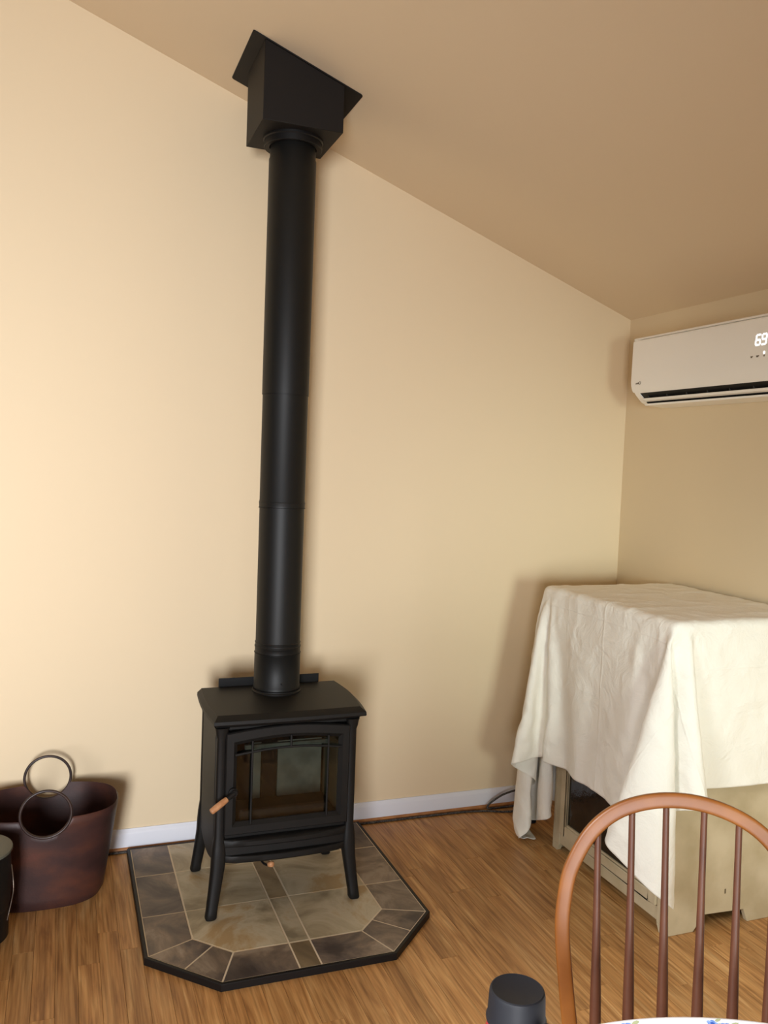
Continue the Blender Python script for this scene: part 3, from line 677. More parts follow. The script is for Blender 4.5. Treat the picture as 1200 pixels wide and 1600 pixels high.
# steps from one vertex to the next, in units of 0.2 mm
SHEET_STEPS = """
8244 -6692 910 59 54 92 52 58 94 9 84 85 -11 82 86 -51 68 83 -64 56 83 -88 17 79 -86 11 80 -86 7 80 -88 2 80 -88 -6 79 -81 31 81 -63 59 80 -17 91 77 69 80 62 103 38 55 112 -27 46 107 -47 47 91 -78 46
96 -73 47 78 -92 47 80 -92 47 50 -110 46 42 -112 48 7 -118 40 49 -111 46 113 -57 41 120 40 27 24 117 2 -31 111 -1 -44 109 -1 -39 112 -1 16 120 0 77 93 6 121 3 0 120 -8 -2 119 -18 -2 120 -13 -1 119 -20 -2
120 -13 -1 120 -16 -1 120 -14 -1 121 2 0 120 -11 -1 121 -5 -1 120 -4 0 121 6 -1 121 -7 0 120 -2 -1 121 -5 0 121 10 -1 120 -7 0 121 6 -1 120 -14 0 121 1 -1 120 -18 0 121 7 -1 -3360 -428 -1715 58 55 92
72 35 94 36 73 90 22 78 88 -11 82 87 -47 69 83 -68 51 82 -85 20 80 -88 -1 79 -86 14 81 -87 -7 79 -86 13 80 -78 37 81 -49 73 80 15 95 71 81 69 60 113 3 50 111 -32 46 100 -64 47 95 -72 47 78 -92 47
87 -85 48 60 -106 45 20 -117 44 25 -116 45 46 -112 45 99 -76 43 124 24 30 49 110 6 -31 112 -1 -44 108 -2 -36 114 0 12 120 0 86 85 6 121 -6 -1 120 8 -1 120 -12 -1 119 -21 -2 120 -16 -1 118 -23 -2 121 -8 -1
120 -6 0 120 -12 -1 121 -5 -1 120 -11 0 121 -3 -1 121 5 0 120 10 -1 121 -14 -1 120 0 0 121 -3 -1 121 8 0 120 2 0 120 -17 -1 121 5 -1 120 -16 0 121 -3 -1 -3452 -432 -1761 78 9 95 60 54 93 74 32 93
39 71 90 24 79 89 -12 81 86 -45 71 84 -67 54 81 -87 10 81 -88 -3 79 -85 17 80 -88 -9 80 -83 26 80 -73 45 81 -27 86 77 39 92 68 100 45 55 113 -13 49 107 -47 46 99 -67 47 90 -80 46 68 -99 48 76 -95 46
38 -114 45 15 -118 44 40 -113 45 85 -91 44 127 3 34 67 102 10 -21 114 -1 -45 108 -1 -36 114 -1 9 120 1 95 76 5 120 14 -1 120 -16 -1 120 -14 -1 122 0 -2 116 -34 -2 120 -17 -1 120 -9 -1 121 -3 0 120 -10 -1
120 -1 -1 121 -12 0 121 9 -1 120 -1 0 121 -13 -1 120 1 0 121 -3 -1 121 1 0 120 13 -1 121 -4 0 120 -14 -1 120 -9 0 121 -5 -1 121 1 -1 -3540 -465 -1807 72 34 95 76 12 95 70 37 94 66 43 93 47 66 90
27 77 89 -12 81 86 -43 73 84 -70 50 81 -85 20 80 -87 -1 80 -87 4 80 -87 0 80 -83 24 80 -61 63 81 -3 94 74 64 81 63 110 19 52 113 -27 47 101 -60 47 87 -82 46 94 -77 47 57 -106 47 58 -106 46 27 -117 45
21 -117 43 72 -99 46 126 -21 36 84 90 14 -11 117 1 -42 109 -2 -38 113 -1 13 120 2 99 68 4 120 9 -1 121 10 -1 119 -19 -1 117 -29 -2 121 -8 -1 118 -30 -2 121 8 0 120 -18 -1 120 -6 -1 121 -9 0 120 -2 -1
121 6 0 121 -5 -1 120 -6 0 121 5 -1 120 -7 -1 121 -1 0 121 9 0 120 -8 -1 121 4 -1 120 -9 0 121 -12 -1 120 2 0 -3631 -434 -1859 72 -12 99 76 14 95 75 20 96 73 29 94 66 43 93 52 61 91 32 76 90
-15 82 85 -42 73 84 -70 48 81 -84 22 81 -87 -6 79 -88 -3 80 -86 14 80 -83 29 81 -39 80 78 19 97 71 89 58 58 114 3 49 100 -61 47 108 -50 47 89 -82 47 70 -98 47 43 -112 45 45 -112 46 17 -118 44 60 -105 45
120 -42 40 102 72 18 -3 117 1 -43 109 -1 -33 115 0 13 120 1 113 43 2 111 47 1 120 -13 -1 120 -19 -1 121 -7 -1 117 -27 -2 119 -24 -2 120 1 0 120 -11 -1 121 -6 0 121 1 -1 120 -10 -1 121 -1 0 120 -1 -1
121 5 0 121 3 0 120 -11 -1 121 3 -1 120 1 0 121 -6 -1 120 -11 0 120 -2 -1 122 9 0 120 -19 -1 -3717 -376 -1913 67 -27 100 72 -12 100 76 6 96 75 16 96 76 20 95 68 40 93 56 58 92 30 75 89 -7 83 87
-42 74 83 -71 47 81 -84 22 81 -87 3 80 -87 -5 79 -87 9 81 -75 43 80 -12 92 75 36 93 68 112 9 50 114 8 50 100 -61 47 95 -73 48 75 -94 47 58 -106 46 28 -116 45 29 -116 45 49 -112 45 112 -58 41 117 48 23
9 118 3 -39 111 -1 -34 115 0 18 119 2 107 57 0 117 28 2 120 -22 -2 119 -16 -1 121 -6 0 117 -30 -2 120 -14 -1 120 -5 -1 121 -9 -1 121 9 0 120 -14 -1 121 7 0 120 1 -1 121 -9 0 120 -6 -1 121 6 0
121 4 -1 120 -7 0 121 3 -1 120 -10 -1 120 -10 0 121 4 -1 121 1 0 120 -14 -1 -3778 -296 -1973 53 -42 103 59 -35 103 71 -16 99 75 -1 98 75 20 95 76 7 97 72 31 95 62 50 92 32 77 90 -7 82 86 -40 75 83
-71 46 82 -84 22 80 -87 -3 80 -87 2 80 -85 15 80 -66 58 80 40 92 66 43 92 66 113 4 50 107 -42 49 100 -64 48 85 -86 46 58 -105 47 39 -113 45 33 -115 45 36 -114 46 102 -73 42 125 19 28 7 117 2 1 119 3
-51 108 -1 23 119 2 103 62 1 121 5 0 121 6 0 119 -14 -1 118 -25 -1 118 -27 -2 121 -7 -1 120 -9 -1 120 -6 0 121 1 -1 121 -8 0 120 4 -1 121 -6 0 120 3 -1 121 -5 0 120 1 -1 121 -8 0 121 9 -1
120 -1 0 121 4 -1 120 -4 -1 120 -21 0 121 5 -1 121 1 0 -3829 -217 -2033 42 -51 104 51 -43 103 54 -40 103 69 -21 100 73 -7 99 76 2 97 76 13 97 74 25 95 61 49 93 42 70 90 -5 83 86 -38 75 83 -71 47 82
-85 21 80 -87 -9 80 -87 6 80 -83 25 80 -40 82 77 38 93 66 88 62 59 112 -19 50 104 -56 47 95 -74 48 62 -103 46 50 -109 46 21 -118 44 43 -113 46 87 -88 44 128 -2 32 51 110 5 -36 112 1 -32 115 2 27 118 2
102 63 0 121 9 0 120 -4 0 119 -22 -1 118 -27 -2 120 -13 -1 121 -1 -1 120 -9 0 120 -13 -1 121 5 0 120 -7 -1 121 11 0 120 -11 -1 121 -2 -1 120 -6 0 121 10 0 120 -14 -1 121 5 -1 121 3 0 120 3 -1
121 -15 0 120 -10 -1 121 6 -1 120 0 0 -3877 -127 -2092 40 -51 104 38 -53 104 52 -43 103 53 -41 103 65 -28 102 72 -11 98 76 6 98 74 -1 98 76 12 96 63 49 93 47 65 91 1 83 86 -35 77 84 -74 44 80 -84 19 81
-87 3 80 -87 0 80 -76 42 80 -17 93 73 59 85 64 106 28 55 109 -40 48 104 -61 48 76 -94 46 39 -112 46 46 -112 45 29 -115 46 77 -97 45 124 -25 35 78 96 9 -26 115 2 -38 113 1 28 117 2 102 64 1 121 7 0
119 -18 -1 120 -12 -1 118 -27 -2 121 -1 -1 120 -18 0 120 -10 -1 121 -2 -1 120 3 0 121 -4 -1 120 5 0 121 1 -1 120 -7 0 121 -3 -1 121 11 0 120 -8 -1 121 -6 0 120 7 -1 121 -2 0 120 -10 -1 121 3 -1
120 -8 0 121 -7 -1 -3928 -35 -2152 48 -44 104 27 -60 104 47 -46 105 47 -46 103 52 -43 104 61 -33 102 69 -21 100 77 12 96 74 3 98 75 -9 99 68 39 93 51 62 92 4 83 86 -31 78 84 -74 44 81 -85 18 81 -87 -9 79
-83 23 81 -68 56 79 10 98 69 84 65 60 113 -4 51 106 -51 48 92 -77 47 54 -109 46 30 -115 45 42 -112 46 65 -103 46 116 -47 38 99 75 14 -15 117 2 -40 114 1 30 117 3 102 64 1 121 1 -1 121 -5 0 119 -20 -2
117 -32 -2 120 -14 -1 121 8 0 121 -5 0 120 -17 -1 121 3 -1 120 4 0 121 0 -1 120 -7 0 121 6 -1 120 -11 0 121 3 -1 121 0 0 120 8 -1 121 -14 0 120 10 -1 121 -4 -1 120 -16 0 121 5 -1 120 -4 -1
-3979 47 -2211 36 -52 104 37 -52 104 52 -42 104 40 -50 104 55 -41 103 42 -50 105 59 -37 102 64 -28 101 74 -8 99 75 4 98 74 -5 98 72 29 95 56 58 92 10 82 87 -28 82 83 -75 44 82 -87 3 79 -87 -4 80 -64 62 79
-70 54 79 45 91 66 103 37 55 112 -28 50 100 -64 47 71 -98 46 43 -112 47 27 -116 45 61 -105 46 107 -66 40 115 49 20 -20 116 2 -23 118 1 33 116 4 103 64 1 121 3 -1 119 -18 -1 118 -24 -2 121 -6 -1 119 -22 -1
121 2 -1 120 -7 0 121 -5 -1 120 -5 -1 121 14 0 120 -9 0 121 -2 -1 120 4 -1 121 1 0 120 -15 -1 121 11 0 121 -11 -1 120 -4 0 121 12 -1 121 -1 0 120 -16 -1 121 11 0 120 -8 -1 -4027 129 -2270 43 -46 103
30 -56 104 49 -43 104 39 -51 104 43 -47 104 50 -43 104 57 -38 103 47 -47 103 60 -35 102 70 -20 100 74 -5 99 74 -2 98 75 19 96 60 52 92 16 82 88 -26 81 84 -75 42 81 -86 9 80 -88 1 79 -72 51 79 -29 87 76
74 75 61 111 7 52 108 -47 49 86 -84 47 54 -108 46 27 -116 46 54 -108 45 95 -80 43 123 23 25 22 118 3 -45 112 2 40 114 4 100 66 0 121 1 -1 118 -19 -1 119 -24 -2 119 -19 -1 121 -8 -1 120 -7 -1 121 4 0
120 -5 -1 121 0 0 121 7 0 120 -17 -1 120 13 0 121 5 -1 120 -7 -1 121 -4 0 120 -7 -1 121 13 0 121 1 -1 120 -11 0 121 0 -1 120 -8 -1 121 5 0 121 -13 0 -4080 217 -2330 39 -49 104 41 -47 104 43 -46 103
45 -45 104 35 -53 104 42 -48 104 52 -41 104 55 -39 102 51 -43 104 57 -37 102 64 -29 102 72 -13 99 73 -5 99 76 7 97 65 46 93 24 80 88 -24 80 84 -76 40 81 -87 4 80 -86 18 79 -65 60 79 8 96 71 96 49 57
114 -20 50 98 -69 48 70 -98 46 30 -115 46 46 -112 46 86 -90 44 125 -4 30 47 111 5 -46 111 2 45 112 4 98 71 0 121 0 0 118 -20 -2 117 -34 -2 121 -5 -1 120 -16 -1 121 3 0 120 0 -1 121 -6 0 120 2 -1
121 5 0 120 -7 0 121 3 -1 121 10 0 120 -16 -2 120 0 0 121 7 0 121 -5 -1 120 -8 0 121 3 -1 121 2 -1 120 -5 0 121 -1 -1 120 4 0 -4138 276 -2389 38 -48 104 42 -47 104 42 -46 104 44 -45 103 53 -38 103
39 -49 104 40 -49 105 48 -43 103 53 -41 103 53 -41 104 54 -39 103 63 -31 101 67 -23 101 72 -10 100 75 2 98 71 33 94 35 76 89 -24 81 83 -78 38 81 -85 17 80 -86 16 80 -48 76 77 48 90 66 109 16 53 111 -41 48
81 -89 47 58 -108 46 31 -114 46 71 -101 45 121 -30 34 73 98 9 -46 112 2 53 108 5 93 77 0 121 -6 -1 116 -37 -3 121 -4 0 119 -27 -2 120 -6 -1 121 5 0 120 3 0 121 -5 -1 121 -6 0 120 11 -1 121 -7 0
120 6 0 121 -5 -1 121 -1 0 120 1 -1 121 1 -1 120 -1 0 121 -6 -1 121 -3 0 120 8 -1 121 -9 -1 120 -7 0 121 14 -1 -4155 372 -2450 25 -53 105 30 -53 105 42 -46 103 52 -40 102 32 -51 105 46 -43 104 36 -50 104
43 -47 105 49 -43 103 50 -41 104 52 -41 103 53 -41 103 63 -31 102 62 -31 102 70 -15 100 74 -3 99 73 22 96 46 67 89 -20 83 84 -79 37 80 -81 31 80 -87 16 80 -20 91 74 83 67 60 114 -12 51 97 -70 47 69 -100 47
40 -113 46 57 -107 45 113 -53 38 95 76 13 -41 114 3 74 95 3 76 93 1 118 -28 -2 119 -18 -2 120 -14 -1 120 -9 -1 120 -13 -1 120 11 0 121 -8 0 121 4 -1 120 -4 0 121 5 0 120 -10 -1 121 14 0 121 -6 0
120 -5 -1 121 6 -1 120 -11 0 121 9 -1 120 2 0 121 -6 -1 121 -4 -1 121 13 0 120 -15 -1 120 4 -1 -4103 475 -2527 11 -50 110 33 -53 103 -7 -47 112 24 -52 107 34 -50 105 37 -48 104 41 -46 104 40 -48 105 40 -47 104
47 -43 104 47 -43 103 51 -41 104 51 -42 103 65 -29 102 54 -40 103 66 -26 101 72 -6 99 75 10 98 55 60 91 -14 84 83 -78 37 80 -84 25 80 -77 41 79 21 95 70 104 35 56 109 -45 48 86 -86 47 47 -111 46 52 -108 46
100 -72 41 113 46 19 -18 119 2 33 116 -3 106 58 7 118 -23 -2 119 -19 -2 120 -12 -1 120 -11 0 121 -6 -1 120 8 0 120 -1 -1 121 2 0 121 -3 -1 120 -1 0 121 13 0 120 -11 -1 121 8 0 121 -15 0 120 6 -1
121 7 -1 121 -4 0 120 -7 -1 121 3 -1 120 -3 0 121 4 -1 120 -6 0 121 7 -1 -4001 540 -2618 -14 -30 116 -9 -38 115 4 -50 110 4 -48 110 11 -51 109 18 -53 107 27 -52 107 35 -49 105 48 -43 103 29 -52 106 42 -46 104
44 -45 104 48 -42 104 47 -45 104 60 -34 102 56 -38 103 62 -30 102 71 -16 101 74 3 98 64 48 92 -5 86 84 -77 41 79 -87 17 80 -55 69 78 61 83 64 114 -4 51 99 -69 48 68 -101 46 46 -111 47 86 -86 42 120 19 25
29 117 0 -4 121 1 116 34 6 118 -24 -4 120 -11 0 121 7 0 119 -24 -1 121 8 -1 120 -8 0 121 7 0 120 0 -1 121 0 0 121 -2 -1 120 9 0 121 -6 0 120 8 -1 121 -17 0 121 7 -1 121 5 -1 120 -2 0
121 -2 0 120 -3 -1 121 8 -1 120 -12 0 121 10 -1 121 -15 -1 -3874 575 -2717 -19 -18 118 -17 -23 117 -16 -25 117 -12 -34 116 -4 -45 113 1 -46 111 5 -49 110 11 -51 110 21 -52 107 29 -51 106 30 -51 105 39 -47 105 43 -46 104
44 -45 104 48 -42 104 51 -41 103 55 -39 103 61 -33 103 66 -24 102 73 -5 99 70 35 94 6 86 84 -80 39 80 -84 24 79 -20 90 75 95 51 58 111 -39 49 88 -87 45 51 -109 47 71 -98 46 121 -5 28 56 107 3 -13 119 1
121 2 2 120 -13 -1 121 13 1 120 -7 0 120 -19 -1 120 8 0 120 15 0 121 -16 -1 121 11 0 121 0 0 120 -3 -1 121 -1 0 120 0 -1 121 3 0 121 -2 -1 120 -2 0 121 -4 -1 120 7 0 121 1 -1 121 3 -1
121 -12 0 120 2 -1 121 3 -1 120 -4 0 -3745 539 -2824 -16 -2 120 -18 -8 119 -18 -10 119 -17 -17 118 -17 -20 118 -15 -29 117 -10 -37 115 -5 -42 113 -3 -45 112 9 -49 110 16 -52 108 19 -51 108 27 -52 106 34 -49 106 43 -45 104
42 -45 105 48 -43 104 53 -40 103 56 -37 103 61 -32 103 71 -13 101 74 21 96 18 84 83 -84 24 80 -71 53 79 24 96 69 113 4 53 101 -68 46 75 -97 47 56 -105 47 116 -29 33 80 90 7 -11 118 1 121 0 1 121 -11 -1
120 -1 1 121 -2 0 120 -6 -1 120 3 0 121 4 0 121 12 0 120 -2 -1 121 -5 0 120 0 0 121 -4 -1 121 8 0 121 -2 -1 120 -1 0 121 7 -1 120 -6 0 121 0 -1 121 4 -1 121 -4 0 120 -2 -1 121 -2 -1
120 3 0 121 -6 -1 -3631 475 -2931 -21 -12 119 -3 21 120 -15 1 120 -15 1 120 -16 -3 120 -17 -10 119 -17 -17 118 -18 -21 118 -14 -31 116 -12 -34 116 -6 -41 113 1 -47 112 9 -51 110 14 -51 108 21 -51 108 30 -50 106 36 -48 105
42 -47 106 52 -39 103 52 -40 104 56 -37 104 67 -21 101 74 3 98 34 79 85 -81 33 79 -58 70 78 74 73 62 104 -56 47 105 -66 47 52 -107 48 108 -48 38 100 66 12 -2 119 1 121 0 0 120 -14 0 121 8 0 121 -3 0
120 -9 0 121 15 0 120 -4 -1 121 4 0 120 0 0 121 -9 0 121 12 -1 121 -13 0 120 7 -1 121 1 0 121 1 -1 120 -7 0 121 6 -1 121 -4 0 121 9 -1 120 -8 -1 121 -5 -1 121 7 0 120 6 -1 121 -16 -1
-3527 397 -3039 -4 16 120 -10 8 120 -22 -9 120 -5 17 120 -18 -7 120 -7 15 119 -12 4 121 -17 -4 120 -17 -11 119 -18 -16 119 -17 -22 117 -15 -28 117 -12 -36 115 -6 -41 113 1 -47 112 9 -49 110 13 -51 109 28 -51 107 33 -48 107
41 -46 105 45 -43 105 51 -39 104 62 -30 102 72 -11 101 52 69 86 -80 38 78 -23 92 74 109 15 53 104 -63 47 68 -98 48 100 -59 42 114 34 19 12 120 0 121 -1 0 120 -13 0 121 2 0 120 1 0 121 -1 0 121 3 0
120 5 0 121 1 -1 120 2 0 121 -6 0 121 -4 0 121 6 -1 121 2 0 120 -1 -1 121 3 0 121 -4 -1 121 3 0 121 -3 -1 120 0 -1 121 -4 0 121 9 -1 121 -6 -1 120 5 -1 121 -12 -1 -3414 327 -3146 -17 -1 120
-11 6 120 -6 14 120 -13 4 120 -3 18 119 -13 3 120 -21 -9 120 -3 17 119 -14 1 121 -13 1 120 -15 -1 120 -18 -10 119 -18 -12 120 -18 -20 118 -17 -27 117 -13 -35 115 -6 -42 114 2 -47 112 10 -49 110 19 -50 108 28 -50 107
37 -46 106 45 -43 106 53 -38 104 66 -23 103 67 52 88 -69 56 76 31 86 66 105 -52 48 119 -45 40 71 -88 53 119 1 26 33 115 2 121 -3 -1 120 -9 0 121 2 1 120 -1 -1 121 3 0 121 7 0 120 1 0 121 -12 0
121 11 -1 120 -4 0 121 -1 0 121 6 -1 121 -2 0 121 -2 0 121 3 -1 121 -1 0 120 -1 -1 121 1 -1 121 -1 0 121 -2 -1 121 3 0 121 -1 -1 121 -5 -1 120 0 -2 -3310 244 -3253 -5 15 119 -16 0 120 -11 6 120
-3 19 120 -18 -4 119 -19 -5 120 -3 16 119 -15 0 120 -7 10 120 -11 4 120 -8 10 121 -13 0 120 -13 0 120 -16 -2 120 -16 -5 120 -17 -10 119 -18 -17 118 -16 -25 118 -13 -32 116 -7 -40 114 0 -45 112 10 -49 111 23 -50 108
31 -48 108 43 -42 106 54 -35 106 82 25 90 -44 82 72 89 42 55 99 -77 41 104 -43 51 107 -38 37 60 102 4 120 -8 0 121 8 -1 120 -11 1 120 4 0 121 6 -1 121 -15 1 120 16 -1 121 -2 0 121 1 0 120 0 -1
121 -2 0 121 0 0 121 1 0 121 2 -1 121 -3 0 121 2 -1 121 1 -1 121 0 0 121 -2 -1 121 1 0 121 -1 -1 121 -6 -1 121 8 0 120 -2 -1 -3191 187 -3363 -13 0 120 -13 3 120 -12 6 120 -12 5 120 -11 8 120
-6 20 119 -23 -22 118 -8 9 120 -11 5 120 -11 5 120 -12 2 120 -12 3 120 -14 -2 119 -9 6 121 -8 10 120 -12 2 120 -13 1 120 -13 1 120 -18 -6 120 -19 -13 120 -18 -23 118 -14 -31 117 -9 -39 114 0 -45 113 13 -47 111
24 -48 110 40 -40 109 84 -8 94 15 96 61 105 -46 51 123 -1 28 79 -64 51 101 68 19 120 0 -1 121 0 0 120 0 0 121 0 0 120 -13 0 120 13 0 121 0 0 121 0 -1 121 0 0 120 0 0 122 0 0 121 0 -1
121 0 0 121 -1 -1 121 1 0 121 0 -1 121 0 0 121 0 0 121 0 -1 121 0 -1 121 0 0 122 0 -1 120 0 -1 121 0 -1 -3066 170 -3470 -13 -2 120 -14 -2 120 -13 -1 120 -13 -3 120 -12 6 120 -10 8 120 -13 33 116
-11 -19 119 -12 -8 120 -13 1 121 -12 1 120 -12 5 120 -8 18 120 -17 -21 119 -14 -5 120 -15 -3 120 -15 -2 121 -12 3 120 -12 2 120 -10 7 120 -15 -4 120 -14 -1 120 -17 -9 120 -16 -16 119 -18 -22 118 -12 -33 116 -3 -42 115
25 -32 114 59 -48 101 91 24 60 141 -21 43 95 -5 7 102 -17 52 120 12 0 120 6 1 120 3 -1 120 2 0 121 0 0 120 0 0 121 0 0 121 -1 -1 120 0 0 121 0 -1 122 0 0 121 -1 0 121 1 0 121 0 -1
121 0 0 121 1 -1 121 0 0 122 1 -1 121 -1 0 121 0 -1 121 1 -1 121 -1 1 121 -1 -1 121 1 -1 -2965 256 -3581 -14 -2 120 -15 0 120 -16 2 120 -29 13 117 15 -23 118 -1 -11 120 -4 -10 121 -11 -6 120 -13 -6 120
-12 -7 120 -11 -7 120 -12 -5 120 -12 -6 121 -15 -5 119 -14 -4 122 -15 -5 119 -14 -5 120 -14 -5 120 -15 -6 119 -13 -5 120 -16 -6 120 -16 -5 119 -19 -4 116 -11 -8 124 -8 5 120 -13 -2 120 -19 -2 119 -28 10 119 42 -37 109
9 -49 142 130 -47 88 126 27 -4 118 11 -4 120 24 -4 121 3 2 121 1 0 121 1 1 121 0 0 121 0 0 122 0 0 120 0 -1 121 0 0 122 -1 0 121 0 -1 121 0 0 121 -1 1 121 0 0 121 0 -1 121 -1 1
121 -1 0 122 0 0 122 -1 -1 121 -1 1 121 0 -1 122 -2 1 122 -1 1 121 -2 0 -2950 309 -3680 -2 -3 121 -3 -3 120 -2 -4 121 -3 -4 120 -12 -6 120 -12 -7 120 -13 -6 120 -14 -6 120 -14 -6 120 -16 -6 120 -24 -4 118
0 -7 121 -7 -7 121 -15 -5 120 -14 -5 120 -16 -4 120 -18 -4 120 -19 -5 119 -19 -4 120 -20 -5 119 -19 -5 119 -19 -5 119 -25 -8 118 -25 -6 118 20 2 119 2 -5 120 0 -6 119 -6 -12 120 2 -16 120 -16 -9 138 99 -18 88
151 -6 -2 116 12 -7 122 5 -8 122 2 2 121 1 -1 122 1 -1 121 0 -1 122 0 0 121 -1 0 121 0 0 121 0 0 122 0 1 121 -1 0 121 0 0 121 0 0 121 -1 0 122 -1 0 121 0 0 121 -1 0 122 -1 0
121 0 0 122 0 1 122 -1 -1 121 -1 4 122 -1 8 121 0 4 -2992 295 -3695 -3 -4 121 -4 -4 120 -4 -4 121 -15 -9 119 5 1 121 -4 -3 121 -6 -5 121 -4 -4 120 -6 -5 121 -8 -6 120 -6 -5 121 -17 -6 120 -14 -6 119
-30 -8 118 -23 -6 118 -23 -6 118 -23 -6 119 -25 -7 118 -22 -6 119 -19 -5 120 -18 -4 120 -18 -5 119 -14 -4 121 -11 -3 121 -6 -5 121 1 -6 122 6 -7 122 10 -9 121 33 -9 116 -7 -9 138 95 -8 78 136 -3 -8 121 5 -6
122 3 0 122 1 -1 121 0 0 122 1 0 122 0 0 121 0 0 122 0 -1 121 0 0 121 0 0 122 -1 1 121 0 0 121 -1 0 122 0 0 120 -1 0 122 0 1 121 -1 -1 121 -1 0 122 0 4 121 -1 -4 122 0 2
122 -1 5 122 -1 3 121 -1 4 121 0 2 -3056 277 -3694 -7 -6 121 -13 -11 120 -2 -3 120 10 7 122 -16 -11 119 -4 -4 121 4 2 121 -10 -8 120 0 -1 121 0 -2 120 -4 -3 121 2 0 121 -5 -4 120 -9 -6 121 -16 -6 119
-22 -6 119 -35 -6 116 -18 -6 119 -8 -7 121 -21 -5 119 -12 -6 120 -8 -6 120 -10 -7 120 -2 -5 121 -1 -7 120 0 -5 121 3 -7 121 0 -4 121 1 -8 121 -4 -6 133 97 -6 73 131 0 -13 120 1 5 122 2 -4 122 1 -2
121 1 0 122 0 0 121 0 0 123 0 0 120 0 -1 122 0 0 121 0 1 121 0 0 121 -1 0 122 0 0 121 -1 0 122 0 0 121 -1 0 121 0 1 122 -1 7 121 -1 -7 122 0 4 121 -1 1 122 -1 4 122 -1 3
121 0 11 121 0 -7 -3140 242 -3695 -6 -6 121 -1 0 120 6 4 121 -7 -6 121 5 3 120 -5 -5 121 -5 -4 121 0 -1 120 -2 -3 121 -5 -4 120 11 6 121 -13 -10 121 8 3 120 2 0 121 -1 -2 121 -2 -3 121 -13 -7 120
-14 -6 119 -29 -6 118 -7 -6 120 -9 -6 120 -22 -5 120 -11 -6 119 -5 -6 121 5 -7 120 0 -6 121 0 -5 121 0 -6 120 1 -6 122 -1 -6 130 99 -4 70 127 -1 -14 120 1 1 121 1 0 122 1 -1 121 0 0 122 1 0
121 0 0 122 0 0 121 0 0 122 0 0 121 -1 0 121 0 0 122 0 0 121 -1 0 121 -1 0 122 0 0 121 0 1 122 -1 -1 121 -1 0 121 0 0 122 -1 1 122 -1 2 121 0 -1 122 -1 10 121 -1 -5 121 0 11
-3220 212 -3696 10 7 121 1 0 121 -16 -12 120 4 2 121 2 1 121 -8 -6 121 7 4 121 -3 -3 120 1 -1 121 1 0 121 -2 -3 120 -6 -5 121 4 1 121 2 -1 121 4 2 120 -5 -5 121 12 5 120 2 0 121 0 -3 121
-7 -6 120 -10 -6 121 -12 -5 119 -22 -5 119 1 -7 121 0 -6 120 0 -7 121 0 -5 120 -1 -6 121 1 -6 121 3 -4 127 98 -4 71 125 -1 -18 122 1 1 120 0 0 121 1 0 121 0 0 122 0 0 122 1 0 121 -1 0
121 0 0 122 0 0 121 0 0 121 -1 0 122 0 0 121 -1 0 121 0 0 122 -1 1 121 0 -1 122 -1 0 121 -1 0 122 0 0 121 -1 0 122 -1 2 121 0 2 122 -1 3 121 -1 5 121 0 -6 -3283 195 -3683 -2 -2 121
-1 -1 120 2 1 121 -12 -10 121 3 1 121 1 1 120 6 3 121 -2 -2 121 2 0 121 -10 -7 121 14 7 121 -1 -2 120 -3 -3 121 4 0 121 -7 -6 121 2 0 120 5 1 121 0 -2 121 1 -2 121 14 7 121 4 -1 120
2 -2 121 -1 -4 121 -5 -6 120 -3 -7 121 -7 -7 120 -11 -7 120 9 -4 121 19 -4 120 5 -4 125 99 -3 69 123 0 -17 121 -1 0 121 0 0 121 1 0 121 0 0 121 0 0 122 0 0 121 0 0 121 0 0 122 -1 0
121 0 0 121 0 2 122 -1 -2 121 0 0 121 -1 3 122 0 -3 122 -1 0 121 -1 0 121 -1 0 122 0 0 121 -1 3 122 -1 -3 122 0 4 121 -1 4 121 -1 4 121 0 -6 -3335 184 -3682 6 1 120 -19 -9 120 -3 -4 122
4 0 120 -5 -3 121 0 0 121 -3 -2 121 2 0 121 1 0 121 2 -1 121 -2 -2 121 2 -1 121 1 -1 120 0 -1 121 -1 -2 121 1 -1 121 2 -1 121 1 -1 121 3 -1 121 3 -1 121 2 -1 121 2 -1 121 4 -1 121
7 -1 121 6 -1 121 10 -1 120 18 -4 120 23 -3 118 8 -4 121 7 -3 124 99 -2 69 122 -1 -18 121 0 0 121 0 0 121 0 0 121 0 0 121 0 0 121 -1 0 122 1 0 121 -1 0 121 0 0 121 0 0 122 -1 0
121 0 0 121 -1 1 122 0 -1 121 -1 0 122 -1 0 121 0 0 122 -1 0 121 -1 0 122 0 0 121 -1 3 122 -1 2 121 -1 4 121 -1 6 121 0 -9 -3378 176 -3681 -2 -2 121 5 -1 121 9 -1 120 -10 -3 121 16 1 121
-9 -2 120 -4 -2 121 -3 -1 121 -1 -1 121 1 0 121 5 -1 121 2 -1 121 3 -1 121 3 0 121 1 -1 120 18 -2 121 -7 -1 121 5 -1 121 4 -1 121 3 -1 121 10 -1 121 15 -2 120 -1 -1 121 11 -1 120 2 -1 122
24 -4 119 0 0 121 17 -3 120 1 -3 121 8 -2 123 99 -2 68 122 -1 -18 121 -1 0 121 1 0 121 -1 0 120 0 0 121 0 0 122 0 0 121 -1 0 121 0 0 121 0 0 121 -1 0 122 0 0 121 0 0 121 -2 0
122 0 0 121 0 0 122 -1 0 121 -1 0 122 -1 0 121 0 0 122 -1 0 121 -1 3 122 -1 3 121 -1 5 121 0 9 121 0 -4 -3398 174 -3689 20 0 120 -9 -3 121 4 -1 121 12 -1 121 -13 -1 120 3 -1 121 8 -2 120
14 -2 121 -4 0 121 -1 -1 121 -2 0 121 7 -1 120 2 -1 121 0 0 121 2 -1 122 6 -2 120 7 -1 121 8 -2 120 7 -1 121 7 -1 121 8 -1 121 3 -1 120 14 -2 121 10 -2 120 8 -1 121 4 -1 121 11 -2 120
